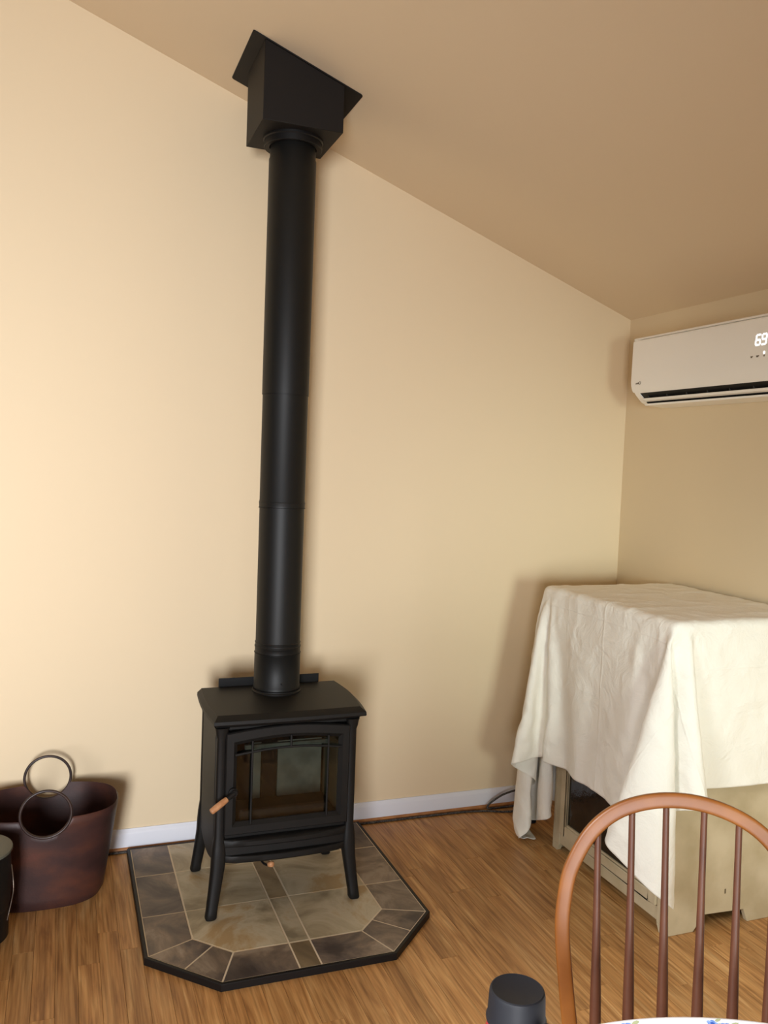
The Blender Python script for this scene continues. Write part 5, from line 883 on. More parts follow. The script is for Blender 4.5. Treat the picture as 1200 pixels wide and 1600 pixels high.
-84 13 87 -4 90 81 5 89 81 44 80 80 93 22 73 90 -50 63 42 -100 53 -30 -108 45 -13 -112 43 107 -44 37 69 96 24 12 118 23 109 49 15 42 -113 9 80 -89 9 119 -18 7 109 54 4 77 94 5 113 -42 0 114 -41 1
121 -11 1 120 -12 1 121 -1 1 120 -7 1 121 9 2 121 -9 1 120 2 1 121 7 1 120 -8 1 121 5 2 121 6 1 120 -5 1 121 12 1 120 -12 1 121 -1 1 121 4 2 120 -6 1 120 7 0 -3693 -68 -2738 61 2 104
59 23 103 56 -22 106 63 10 102 63 4 103 60 -5 106 52 -32 104 58 18 104 44 43 105 29 54 104 23 55 104 19 58 105 7 60 104 -37 55 101 -75 8 94 -54 -64 87 15 -84 86 -14 -85 85 -86 7 87 -11 88 81 4 90 81
32 85 80 82 47 76 98 -27 67 68 -81 57 3 -111 49 -45 -102 43 22 -110 44 116 1 33 29 115 22 26 116 22 118 22 14 27 -118 9 85 -86 9 120 -15 7 102 65 4 79 91 4 114 -42 1 114 -38 1 119 -18 1 120 -12 1
121 -3 1 120 -2 1 121 6 1 121 -7 1 120 0 1 121 2 2 121 -3 1 120 1 1 121 7 1 120 -1 1 121 -3 1 120 3 2 121 -1 1 121 3 1 120 -10 1 120 10 1 -3591 -74 -2679 61 17 104 58 -12 105 55 -22 105
59 -9 106 62 5 103 64 10 102 46 42 104 33 52 103 19 59 105 23 56 104 21 57 105 -4 63 104 -56 44 99 -78 -12 91 -42 -76 86 20 -84 86 -16 -84 86 -85 -2 86 -19 86 82 5 90 80 22 88 80 70 61 78 98 3 70
85 -61 61 32 -104 53 -21 -110 46 -50 -101 44 63 -93 42 107 47 28 3 119 21 41 112 21 119 -5 13 17 -119 11 89 -80 8 120 -14 7 95 75 3 82 89 5 112 -44 0 114 -39 1 120 -20 1 119 -13 1 121 -3 2 121 -2 0
120 -2 1 121 0 2 121 7 1 120 -6 1 121 -1 1 120 10 1 121 4 1 120 -15 2 121 9 1 121 1 1 120 -2 1 121 1 1 120 -13 1 120 16 1 -3488 -76 -2618 61 -6 106 49 -33 105 62 2 104 60 20 102 53 37 103
33 52 104 19 58 104 37 50 104 18 59 104 17 59 104 -22 60 103 -66 29 97 -75 -32 90 -26 -81 85 19 -84 86 -18 -83 86 -85 -10 86 -27 85 82 3 89 81 16 90 80 62 69 77 91 29 74 94 -39 65 57 -90 56 2 -110 49
-43 -103 45 -32 -108 44 98 -60 39 84 84 25 -10 118 21 55 106 19 117 -30 13 6 -119 11 94 -76 8 121 -10 6 86 84 4 86 85 4 112 -45 1 115 -37 1 118 -23 1 120 -16 1 120 -3 1 121 0 1 120 -6 1 121 13 1
121 -11 1 120 12 1 121 -16 2 120 6 1 121 4 1 121 7 1 120 2 1 121 -13 1 120 8 1 121 -1 2 121 -10 0 119 14 2 -3402 -141 -2550 67 8 100 58 28 101 51 39 103 37 51 103 15 59 105 34 52 103 44 45 104
10 62 103 11 61 104 -37 54 102 -73 14 95 -66 -51 88 -13 -84 85 16 -83 87 -19 -84 86 -84 -15 85 -37 81 83 6 90 80 9 89 81 49 77 78 87 40 74 99 -4 69 76 -75 60 23 -106 52 -22 -109 47 -58 -96 44 7 -112 45
114 -16 34 57 104 22 -17 118 21 72 95 18 109 -51 12 -1 -120 12 98 -70 8 121 -4 6 78 92 4 90 80 3 116 -35 1 110 -50 1 118 -22 1 120 -16 1 120 -10 1 121 6 1 121 -3 1 120 2 2 121 5 1 120 -16 1
121 12 1 121 -8 1 120 12 1 121 -4 1 120 4 1 121 -2 2 121 7 1 120 -5 1 120 -3 1 121 7 1 -3309 -107 -2495 52 37 102 45 45 102 25 55 105 26 56 104 46 44 103 32 53 104 20 59 105 -15 64 101 -49 47 101
-77 -5 92 -53 -65 87 -6 -86 86 13 -83 86 -18 -83 86 -84 -17 85 -48 72 84 12 90 79 3 90 81 37 84 78 80 50 76 97 12 71 91 -47 64 48 -95 56 -6 -110 48 -41 -104 46 -55 -98 45 48 -101 43 114 28 29 30 115 21
-16 118 21 88 82 17 98 -71 12 -7 -120 12 103 -64 8 120 3 6 71 98 4 94 75 3 115 -36 1 110 -49 1 118 -23 1 120 -20 1 121 2 1 120 -7 1 121 0 1 120 1 1 121 -5 1 121 8 1 120 -5 1 121 3 1
120 8 2 121 -5 1 120 2 1 121 -4 1 120 7 1 121 -8 1 121 8 1 120 0 2 -3245 -26 -2439 42 46 104 26 55 104 40 47 104 32 52 104 20 58 104 32 53 104 -39 56 99 -51 44 100 -76 -26 90 -41 -75 86 -1 -85 86
11 -84 86 -18 -83 86 -83 -20 85 -57 66 84 13 90 80 -4 90 81 35 85 78 68 63 77 93 26 72 98 -22 68 71 -78 59 15 -108 51 -28 -108 47 -47 -102 45 -46 -101 46 88 -74 39 98 65 26 8 119 20 -7 118 20 101 65 18
81 -88 11 -6 -119 12 105 -59 8 121 10 5 65 102 4 96 74 3 115 -35 2 110 -51 0 118 -25 1 119 -18 1 121 -2 1 120 -6 2 121 0 1 120 -3 1 121 8 1 121 -4 1 120 -7 1 121 11 1 120 5 1 121 -6 1
120 3 1 121 -6 2 121 9 1 120 1 0 121 -1 2 120 -2 1 -3191 65 -2379 39 48 104 24 56 104 29 53 105 35 50 104 12 61 103 -67 29 96 -44 54 101 -68 -50 87 -27 -80 85 -1 -85 86 8 -84 86 -17 -83 87 -82 -23 85
-65 60 84 3 90 80 3 90 80 28 86 79 60 72 77 88 36 74 98 -2 70 87 -54 63 41 -100 55 -17 -110 47 -41 -103 46 -57 -96 46 -8 -112 46 111 -33 35 75 92 22 -3 119 21 1 119 20 110 46 16 64 -102 11 -3 -120 12
108 -53 8 120 19 5 61 104 4 97 72 3 117 -32 1 107 -55 1 118 -24 1 120 -18 1 120 -5 1 120 -9 1 121 4 1 120 -7 1 121 8 1 121 -3 1 120 2 1 121 2 2 121 6 0 120 -10 2 121 9 1 120 0 1
120 7 1 121 -9 1 121 10 1 120 -10 1 -3144 161 -2319 35 50 105 32 51 104 28 54 104 -14 62 103 -43 46 103 -79 16 90 -52 -68 85 -22 -83 86 -6 -86 86 12 -84 86 -15 -83 86 -82 -24 85 -70 51 84 -5 91 81 4 90 80
25 87 79 52 77 78 82 48 75 96 11 71 96 -30 66 64 -84 59 5 -110 50 -36 -105 46 -48 -101 46 -57 -96 46 37 -106 43 117 6 32 45 110 20 -13 118 21 19 118 20 118 24 15 44 -112 11 2 -120 12 111 -47 8 117 29 4
57 107 4 100 68 3 113 -39 1 110 -50 1 119 -23 1 119 -18 1 120 -6 1 120 -15 2 121 12 1 121 -12 1 120 13 1 121 -13 1 120 14 1 121 -4 1 121 5 1 120 -4 1 121 3 1 120 6 1 121 -7 1 120 6 1
121 1 1 121 -5 2 -3099 254 -2259 34 50 105 16 58 105 -48 46 101 -15 62 103 -84 -23 85 -40 -75 85 -17 -84 85 -9 -84 86 9 -85 85 -17 -84 87 -80 -28 86 -73 47 83 -13 88 82 4 91 80 21 89 79 45 80 78 74 58 76
94 24 72 99 -15 69 82 -61 62 33 -103 54 -31 -106 46 -37 -106 47 -62 -94 46 -38 -105 45 77 -84 41 110 42 28 -1 119 21 3 119 20 37 113 18 120 1 14 8 -119 13 27 -119 11 113 -41 8 115 37 3 56 107 4 98 71 4
111 -50 0 112 -44 1 120 -12 1 118 -28 2 121 -1 1 119 -19 1 121 6 1 121 -4 1 120 4 1 121 -5 1 120 1 1 121 9 1 121 0 2 120 0 1 121 -5 1 120 18 1 121 -9 1 120 4 1 121 -6 1 121 7 1
-3062 347 -2195 11 57 106 -14 58 105 -62 41 95 -67 -62 79 -42 -75 85 -8 -85 85 -24 -83 86 10 -85 86 -16 -83 86 -77 -35 87 -75 44 83 -15 88 81 -1 90 81 18 89 79 38 83 79 68 65 76 90 33 73 98 3 70 93 -42 66
60 -87 58 -9 -109 48 -39 -106 46 -50 -99 47 -63 -93 45 -5 -112 46 102 -53 37 90 77 25 -8 119 20 -8 119 20 54 107 18 118 -25 14 -2 -120 12 30 -116 12 114 -38 7 111 47 3 56 108 4 98 70 3 112 -46 1 111 -49 0
117 -30 2 121 -5 1 120 -18 1 119 -14 1 121 0 2 120 15 1 121 -15 1 121 20 1 120 -19 1 121 18 1 121 -5 1 120 1 1 121 1 1 120 3 1 121 4 1 120 0 1 121 -4 2 121 4 0 -3039 452 -2130 -24 58 103
-82 3 89 -15 -87 83 -62 -64 81 -37 -77 86 -11 -85 85 10 -86 85 -19 -82 86 -71 -44 87 -77 44 83 -21 86 82 -1 90 80 12 90 80 33 85 79 60 71 77 86 42 73 97 12 71 97 -25 68 82 -61 63 20 -107 52 -45 -103 46
-45 -102 46 -46 -102 46 -56 -96 46 29 -109 45 115 -13 33 66 99 22 -17 118 20 -5 119 20 68 98 18 111 -48 13 -9 -120 12 32 -116 12 116 -31 7 107 56 3 55 107 4 99 69 3 111 -47 0 113 -45 1 116 -30 1 119 -21 2
121 0 0 120 -20 2 120 11 1 121 -12 1 120 17 1 121 -18 1 120 12 2 121 2 1 121 -8 1 120 16 1 121 -8 1 120 7 1 121 5 1 121 -4 1 120 6 1 121 -9 1 -3072 557 -2072 -80 -33 84 -32 -81 84 -14 -87 82
-55 -68 83 -28 -81 86 11 -86 84 -14 -84 86 -65 -52 88 -76 44 83 -31 84 82 -2 90 80 11 90 80 27 87 79 52 76 77 83 47 74 92 27 73 97 -32 67 97 -21 68 50 -95 56 -28 -107 48 -60 -95 46 -32 -108 46 -54 -97 46
-37 -106 46 62 -94 43 114 29 29 41 111 20 -23 117 21 2 119 20 84 85 16 99 -67 13 -13 -119 11 33 -117 14 118 -24 6 102 65 3 56 107 3 99 67 3 110 -50 1 114 -41 1 116 -32 1 118 -25 1 121 -1 1 120 -21 1
120 8 2 121 -2 1 120 3 1 121 0 1 121 4 1 120 -6 1 121 9 1 120 4 1 121 1 1 120 7 1 121 -8 1 121 7 1 120 -1 1 121 -4 2 -3150 526 -2039 -21 -85 84 -49 -73 84 -18 -87 83 -45 -73 84 8 -87 85
-16 -84 86 -57 -60 87 -76 44 83 -37 81 82 -6 90 80 11 90 81 21 89 79 42 82 77 81 51 75 90 35 73 98 -7 70 97 -19 69 78 -71 61 1 -109 50 -59 -94 47 -50 -100 46 -42 -104 46 -34 -106 46 -27 -108 47 94 -65 39
102 62 25 19 118 20 -26 116 20 10 119 20 98 68 16 87 -83 11 -17 -119 13 36 -115 12 119 -17 7 98 71 3 55 107 3 100 68 3 109 -52 0 112 -48 1 119 -23 1 117 -28 2 121 -1 1 120 -22 1 121 17 1 120 -16 2
121 11 0 120 -9 2 121 15 0 120 -7 2 121 5 1 120 6 1 121 0 1 121 2 1 120 -1 1 121 6 1 120 -1 1 121 -8 1 -3173 447 -2004 -38 -78 84 -22 -83 85 -50 -74 82 -2 -86 84 -19 -82 86 -44 -71 88 -76 43 83
-40 80 81 -10 89 81 5 90 80 23 88 80 34 86 78 73 60 76 88 37 73 98 7 71 98 -11 70 93 -42 65 32 -104 53 -39 -104 48 -68 -88 46 -28 -108 47 -32 -106 47 -27 -108 46 -26 -108 47 115 -18 32 83 84 23 2 119 20
-26 116 20 20 117 20 110 51 14 71 -97 12 -17 -119 13 38 -114 12 121 -6 6 96 73 3 55 107 3 99 69 3 115 -39 1 105 -59 1 117 -31 1 119 -25 1 120 -10 2 120 -2 1 121 -14 1 120 10 1 121 0 1 120 -1 1
121 6 1 120 0 1 121 4 1 120 6 1 121 9 1 121 -12 1 120 9 1 121 -2 2 120 5 0 121 -11 2 -3196 367 -1970 -37 -79 84 -14 -85 86 -51 -73 81 -32 -78 87 -15 -85 86 -79 42 84 -42 78 81 -16 89 81 0 90 80
20 89 80 32 86 78 65 68 77 87 39 73 96 17 72 97 3 71 97 -25 68 66 -83 59 -21 -110 48 -63 -91 48 -36 -105 47 -58 -95 47 -37 -104 48 -35 -106 47 48 -104 40 116 15 29 63 101 21 -10 119 20 -25 117 21 30 115 19
117 27 14 59 -105 11 -17 -119 13 42 -113 12 120 3 6 94 76 3 55 109 2 98 69 4 115 -38 1 106 -59 0 116 -33 2 118 -26 1 120 -11 1 120 -7 1 121 -11 2 120 14 1 121 -5 1 120 -2 1 121 18 1 120 -10 1
121 1 1 120 14 1 121 1 1 121 -5 1 120 11 1 121 -3 1 120 -2 1 121 -6 1 -3213 283 -1934 -36 -78 84 -25 -82 85 -28 -81 85 -40 -77 85 -78 39 83 -50 73 82 -14 89 81 -1 90 80 9 90 80 31 86 79 52 77 77
86 44 74 95 25 72 98 -1 71 98 -2 70 85 -58 63 12 -108 52 -61 -92 48 -43 -102 47 -41 -103 48 -49 -100 47 -52 -98 48 -15 -111 45 86 -77 37 110 43 26 40 113 21 -21 117 20 -15 118 20 40 112 19 120 4 13 45 -112 11
-17 -120 13 48 -110 13 120 11 5 85 86 2 60 104 3 99 70 3 114 -40 1 106 -56 1 115 -41 1 117 -27 2 121 -5 1 120 -12 1 121 4 1 120 -1 1 121 -8 2 120 7 0 121 0 1 120 3 1 121 13 1 120 6 1
121 -2 2 121 -1 1 120 0 1 121 11 1 120 -10 1 121 -3 1 -3225 198 -1898 -31 -80 85 -40 -77 83 -42 -77 84 -82 32 84 -52 72 81 -18 88 81 6 90 81 -5 90 80 26 89 79 50 77 78 79 53 74 94 24 72 98 1 71
96 17 72 95 -34 67 51 -93 57 -46 -101 48 -63 -91 48 -40 -104 47 -42 -102 47 -54 -97 48 -43 -103 47 19 -111 43 106 -47 35 94 71 23 22 117 20 -29 116 20 -5 119 20 52 108 18 117 -22 12 34 -115 13 -12 -119 13 51 -109 12
119 21 4 80 90 2 62 104 4 98 70 3 114 -42 1 109 -52 1 112 -45 1 118 -28 1 120 -9 1 120 -9 2 121 1 1 120 1 1 121 -4 1 121 -1 1 120 20 1 121 -16 1 120 21 1 121 -8 1 120 17 1 121 -2 1
121 -12 1 120 9 1 120 -4 1 121 -2 1 -3239 114 -1862 -58 -68 82 -36 -80 84 -85 22 84 -55 70 82 -22 88 81 -2 90 81 -1 90 80 19 90 79 45 80 78 73 59 75 92 31 73 98 5 71 96 18 72 98 -9 70 76 -71 61
-8 -109 51 -71 -85 47 -45 -102 48 -57 -96 48 -34 -106 47 -58 -95 48 -25 -108 45 52 -101 41 115 -16 32 73 93 22 7 119 19 -30 115 21 -1 119 20 67 99 16 113 -44 12 24 -117 13 -12 -120 13 57 -105 12 117 30 3 72 97 3
69 99 3 98 70 3 112 -43 1 110 -50 1 113 -42 1 115 -36 2 121 -8 1 120 -10 1 121 1 1 120 7 1 121 -11 2 121 9 0 120 2 1 121 -4 2 120 8 1 120 15 1 121 -4 0 121 5 2 120 0 1 121 -2 0
121 4 1 120 -8 2 -3270 36 -1827 -62 -65 80 -86 10 85 -52 72 81 -25 85 82 -10 89 81 1 90 80 9 90 80 39 84 78 69 64 75 91 33 73 96 13 72 97 7 71 97 15 72 92 -39 67 31 -105 54 -53 -99 47 -71 -85 48
-47 -100 47 -45 -101 48 -43 -103 47 -60 -93 48 3 -113 44 79 -83 39 116 14 29 49 108 20 -4 119 20 -30 115 20 8 119 20 81 88 16 103 -63 11 15 -119 13 -10 -120 13 64 -102 12 114 41 3 66 101 3 72 97 3 99 71 3
112 -46 1 109 -53 1 115 -36 1 114 -38 1 120 -18 2 120 -6 1 121 10 1 120 -10 1 121 13 1 121 -5 1 120 2 1 121 -2 1 120 10 1 120 14 1 121 -6 1 121 10 1 120 -7 1 121 -2 1 121 8 1 120 -10 1
-3331 -17 -1796 -86 -10 85 -49 75 81 -38 81 82 -6 89 80 4 90 81 -5 91 80 37 84 78 61 72 77 91 31 72 94 22 73 98 5 71 94 21 72 98 -11 70 66 -81 60 -30 -107 48 -70 -86 48 -59 -94 47 -46 -101 48 -45 -101 47
-56 -96 48 -45 -101 48 41 -106 40 92 -69 38 110 47 26 24 117 19 -11 119 20 -28 116 21 17 117 19 96 74 15 89 -81 12 9 -120 12 -8 -119 14 70 -98 11 110 51 3 75 95 3 64 103 2 97 71 3 107 -57 1 112 -46 2
114 -40 1 119 -21 1 117 -31 2 120 -4 1 121 10 1 121 -10 1 120 -5 1 121 16 1 120 -14 1 121 10 1 119 22 1 122 -10 1 120 18 1 120 -10 0 121 1 2 121 0 1 121 7 1 120 -8 1 -3416 -34 -1762 -34 82 83
-54 71 81 -14 89 81 3 90 80 -10 89 81 33 86 78 54 77 76 94 24 73 95 3 75 91 40 71 93 29 71 96 -24 70 97 -19 70 -4 -111 48 -53 -98 48 -73 -83 47 -50 -100 48 -47 -100 47 -55 -97 48 -51 -98 48 -29 -107 47
87 -75 38 91 -70 37 86 81 21 10 119 19 -16 118 20 -22 117 21 27 116 19 104 56 14 74 -95 12 3 -120 13 -3 -120 13 78 -91 10 104 61 4 77 92 3 61 104 2 98 71 2 110 -50 2 109 -52 1 116 -32 2 114 -41 1
119 -22 1 120 -6 1 121 9 1 121 -13 2 120 20 0 121 -14 1 120 8 1 121 2 2 120 11 0 120 5 1 121 8 1 120 2 1 121 -12 2 121 9 1 120 -9 0 121 6 1 -3472 30 -1725 -11 91 78 -50 74 82 10 91 79
-19 88 82 28 90 78 53 78 76 97 4 74 94 17 74 94 19 73 93 23 73 93 25 73 93 26 72 35 -104 50 -33 -106 48 -62 -92 47 -68 -88 47 -48 -100 48 -54 -97 48 -53 -97 47 -47 -100 48 1 -112 47 81 -80 40 116 -17 28
65 100 20 -1 119 20 -27 116 20 -5 119 20 28 115 20 116 34 13 58 -105 11 2 -120 13 -2 -120 14 87 -84 8 100 67 4 80 91 4 57 106 1 98 71 3 111 -46 2 108 -53 1 111 -49 1 121 -14 1 115 -37 2 120 -6 1
121 11 1 121 -6 1 120 -1 1 121 4 1 120 -2 1 121 5 1 120 8 1 120 14 1 121 3 1 120 -8 1 121 3 1 121 -4 1 120 4 1 121 -1 1 -3564 77 -1670 2 100 69 2 99 68 9 91 80 16 91 78 56 76 76
92 25 75 88 32 76 98 -4 71 91 29 74 87 38 75 82 44 76 73 -81 52 -1 -110 48 -48 -101 48 -72 -84 47 -57 -96 48 -60 -93 47 -45 -102 48 -57 -95 48 -27 -108 47 20 -109 47 91 -70 38 116 28 23 51 108 20 -28 117 19
-12 119 20 1 119 21 35 114 19 119 8 12 42 -112 11 10 -120 14 -6 -120 13 95 -74 8 97 72 4 81 89 3 54 108 2 97 71 3 113 -42 2 108 -54 1 108 -54 1 118 -25 1 118 -27 2 121 -3 1 120 -7 1 121 10 1
120 -8 1 121 13 1 120 -4 1 120 14 1 122 -8 1 120 15 1 120 10 1 120 -5 1 121 1 1 120 -13 0 121 10 1 120 14 1 -3509 145 -1618 54 45 99 -1 106 58 -10 106 57 -24 104 56 80 48 76 87 34 77 97 -6 72
94 25 74 79 51 76 72 57 79 95 -47 58 1 -111 47 4 -111 48 -69 -86 47 -64 -91 48 -65 -92 47 -47 -100 48 -52 -98 47 -47 -100 47 -11 -111 48 33 -107 46 108 -43 34 102 61 21 40 113 19 -22 118 20 -12 118 20 -8 119 20
44 111 19 119 -18 11 0 -120 16 7 -119 15 30 -117 7 101 -65 8 89 82 4 88 82 3 50 110 2 98 71 2 114 -37 2 102 -66 1 111 -48 2 117 -29 1 119 -19 1 121 -10 1 120 10 1 121 -10 2 120 12 0 121 6 1
120 -14 2 120 13 0 121 -2 2 121 9 1 120 12 0 120 -7 1 121 5 1 120 -10 1 121 6 1 120 6 1 -3421 219 -1446 -112 30 -32 23 109 44 31 108 44 56 83 69 81 48 76 94 -3 76 92 27 73 75 56 76 61 66 81
101 -15 63 53 -97 50 -3 -111 47 -37 -106 48 -77 -81 47 -61 -93 47 -55 -97 48 -45 -101 47 -54 -97 47 -38 -105 48 -1 -110 48 53 -99 44 117 -12 29 81 88 19 32 114 20 -13 119 20 -23 117 19 -3 119 20 55 106 18 110 -50 12
-14 -118 16 -4 -120 16 55 -107 5 105 -60 8 102 63 7 56 108 0 64 104 1 96 73 3 114 -40 1 101 -66 2 111 -48 1 118 -27 2 119 -20 1 119 -15 1 121 14 1 121 -12 1 120 12 1 121 1 1 120 -3 1 120 13 1
121 5 1 120 9 1 121 2 1 120 -6 1 121 6 1 120 2 0 121 -17 2 120 18 1 -3440 115 -1389 22 120 1 13 117 16 14 118 21 41 99 58 88 0 83 86 49 69 74 58 76 46 80 79 99 12 69 74 -80 52 27 -107 49
-27 -109 47 -53 -98 47 -73 -84 47 -50 -99 48 -65 -91 47 -46 -101 47 -43 -102 48 -32 -107 48 10 -111 47 74 -87 43 115 30 23 62 101 18 31 115 20 -20 118 20 -9 119 20 -9 119 19 69 96 19 92 -77 10 -9 -120 17 -25 -117 16
93 -76 6 92 -78 6 103 63 6 66 101 3 51 109 -1 92 79 3 107 -55 1 107 -55 1 112 -46 1 117 -28 2 118 -25 2 121 0 1 120 -9 1 121 -4 1 120 13 1 120 10 1 121 -8 1 120 15 1 121 -2 1 121 7 0
120 11 2 120 -6 1 120 -9 0 121 13 1 121 -10 1 120 11 1 -3341 98 -1205 24 119 -2 23 118 -6 15 111 -47 17 119 6 77 45 81 27 96 70 89 44 68 70 60 78 73 -80 53 73 -81 52 -15 -111 46 -39 -104 47 -61 -93 47
-64 -90 47 -65 -91 48 -49 -100 47 -40 -104 48 -42 -102 47 -20 -109 48 22 -109 47 94 -65 39 98 67 19 47 110 19 36 114 20 -19 117 19 -20 118 20 3 119 18 86 84 21 63 -100 9 -16 -119 18 -3 -119 15 50 -110 21 119 17 -2
121 15 -2 42 113 3 72 97 -1 86 85 2 107 -57 2 109 -52 1 111 -48 1 115 -36 2 119 -20 2 121 -7 1 120 -1 1 121 2 0 120 13 1 121 -5 1 120 1 2 120 17 1 122 -10 0 120 13 1 120 13 1 121 2 1
120 -8 1 120 -2 1 121 -7 1 120 6 1 -3235 82 -1136 24 119 -1 24 118 -3 24 116 23 19 118 -23 19 119 0 57 66 82 19 104 60 87 -66 54 94 -53 56 9 -113 45 -26 -108 46 -51 -99 47 -61 -93 48 -62 -92 47 -56 -96 47
-43 -102 48 -40 -103 48 -44 -102 47 -7 -111 48 40 -104 45 109 -38 35 43 112 20 48 110 18 60 105 17 -22 117 20 -24 116 18 18 118 20 94 72 19 11 -121 15 12 -120 12 21 -118 17 36 -114 21 120 -16 7 77 94 -5 77 92 -5
97 73 1 66 101 -1 116 -34 4 104 -62 0 108 -53 1 118 -24 2 114 -43 2 121 -4 1 120 -2 0 121 8 1 120 6 1 121 -12 1 120 11 1 121 5 1 119 18 1 121 10 1 120 2 1 120 -14 2 122 -3 -1 120 14 2
121 0 1 121 -6 1 -3119 58 -1020 24 119 0 24 118 0 23 119 0 20 119 0 20 119 0 19 120 0 19 103 59 73 -88 37 27 -110 44 -3 -112 46 -30 -108 46 -65 -91 48 -61 -93 47 -56 -96 47 -44 -101 48 -51 -99 47 -47 -101 48
-25 -108 48 4 -111 47 60 -95 45 116 9 30 53 106 22 28 117 13 37 113 17 -26 117 20 -13 118 18 28 116 21 111 42 22 24 -117 17 14 -119 14 17 -118 16 1 -121 13 119 -13 8 83 89 -4 79 90 -5 70 99 -1 82 89 -1
119 -22 4 101 -65 0 108 -53 0 111 -47 4 119 -22 0 120 -12 1 121 0 1 121 2 1 120 1 1 120 16 1 121 3 1 120 8 1 121 3 1 119 19 1 121 -7 1 121 -5 1 120 5 1 121 8 1 121 -12 0 120 2 1
"""
nums = [int(t) for t in SHEET_STEPS.split()]
co = []; acc = [0, 0, 0]
for i in range(NX * NY):
    for a in range(3): acc[a] += nums[3 * i + a]
    co.append(tuple(c * 2e-4 for c in acc))
me = bpy.data.meshes.new('sheet')
base = Vector((2.0, -.83, 1.13))
me.from_pydata([Vector(c) - base for c in co], [], [(j * NX + i, j * NX + i + 1, (j + 1) * NX + i + 1, (j + 1) * NX + i) for j in range(NY - 1) for i in range(NX - 1)])
uvl = me.uv_layers.new(name='rest')
for lp in me.loops:
    j, i = divmod(lp.vertex_index, NX); uvl.data[lp.index].uv = (SX0 + (SX1 - SX0) * i / (NX - 1), SY0 + (SY1 - SY0) * j / (NY - 1))
for p in me.polygons: p.use_smooth = True
me.materials.append(SHEET)
sh = bpy.data.objects.new('sheet', me); COL.objects.link(sh); sh.location = base
tag(sh, 'cream cotton sheet draped over the cabinet by the right wall', 'sheet')
s_ = sh.modifiers.new('subsurf', 'SUBSURF'); s_.levels = 2; s_.render_levels = 2
tx = bpy.data.textures.new('crumple', 'MUSGRAVE'); tx.musgrave_type = 'RIDGED_MULTIFRACTAL'; tx.noise_scale = .16; tx.octaves = 3; tx.noise_intensity = .6
s_ = sh.modifiers.new('wrinkles', 'DISPLACE'); s_.texture = tx; s_.strength = .0055; s_.mid_level = .35; s_.texture_coords = 'LOCAL'
s_ = sh.modifiers.new('thick', 'SOLIDIFY'); s_.thickness = .0016; s_.offset = 0

# ------------------------------------------------------------------ cord and adapter along the wall
cr = .0050
pts = [(-.30, -.0285, cr + .0003), (-.05, -.0292, cr + .0003), (.30, -.0285, cr + .0003), (.75, -.0285, cr + .0003), (1.05, -.031, cr + .0003), (1.30, -.032, cr + .0003), (1.50, -.036, cr + .0003), (1.60, -.050, cr + .0003), (1.645, -.062, cr + .0003), (1.700, -.085, cr + .0003), (1.760, -.092, cr + .0003), (1.83, -.075, cr + .0003), (1.92, -.05, cr + .0003)]
bm = nb(); tube(bm, catmull(pts, 6), cr, 8); tag(obj('power_cable', bm, CORD, smooth=60), 'black woven power cord lying along the foot of the back wall', 'power cord')
pts = [(1.92, -.035, cr + .0003), (1.80, -.036, cr + .0003), (1.68, -.037, cr + .001), (1.638, -.042, .012), (1.640, -.046, .030), (1.665, -.049, .050), (1.705, -.052, .072), (1.75, -.054, .085), (1.80, -.056, .093), (1.88, -.055, .10), (1.96, -.05, .08)]
bm = nb(); tube(bm, catmull(pts, 6), cr, 8); tag(obj('power_cable', bm, CORD, smooth=60), 'black cord curled up in a loop by the sheet corner', 'cord')
bm = nb(); box(bm, 1.738, -.235, .0004, 1.79, -.17, .045); tag(obj('power_adapter', bm, BLACKPL, bevel=.005, seg=3), 'small black power adapter on the floor behind the sheet corner', 'adapter')

# ------------------------------------------------------------------ windsor chair
TOPP = Vector((.8711, -2.2233, 1.0070)); U = Vector((.835, -.55, 0)).normalized(); AW = Vector((.55, .835, 0)).normalized(); tl = math.radians(13)
WD = Vector((0, 0, math.cos(tl))) + AW * math.sin(tl); NN = U.cross(WD).normalized()
C0 = TOPP + U * .020
seat_c = C0 + WD * (-.5716)                      # where the back meets the seat height
ch = empty('windsor_chair', (seat_c.x - AW.x * .18, seat_c.y - AW.y * .18, 0), 'hoop-back wooden spindle chair drawn up to the round table', 'chair')
def P_(u, w, n=0): return C0 + U * u + WD * w + NN * n
half = [(-.186, -.560), (-.203, -.461), (-.218, -.361), (-.2265, -.283), (-.2245, -.225), (-.214, -.168), (-.181, -.100), (-.133, -.052), (-.070, -.024)]
path = half + [(0, -.0145)] + [(-u, w_) for u, w_ in reversed(half)]
cp = catmull([(u, w_, 0) for u, w_ in path], 6)
bm = nb(); rings = []
for i, p in enumerate(cp):
    a = cp[max(i - 1, 0)]; b = cp[min(i + 1, len(cp) - 1)]; t = (b - a).normalized(); n2 = Vector((-t.y, t.x, 0))
    ring = []
    for k in range(20):
        an = 2 * PI * (k + .5) / 20; c, s = math.cos(an), math.sin(an)
        e = .0148 * math.copysign(abs(c) ** .42, c); dpt = .0105 * math.copysign(abs(s) ** .42, s)
        q = p + n2 * e; ring.append(P_(q.x, q.y, dpt))
    rings.append(ring)
loft(bm, rings); tag(obj('hoop', bm, CHAIRW, ch, smooth=50), 'honey-brown bent hoop')
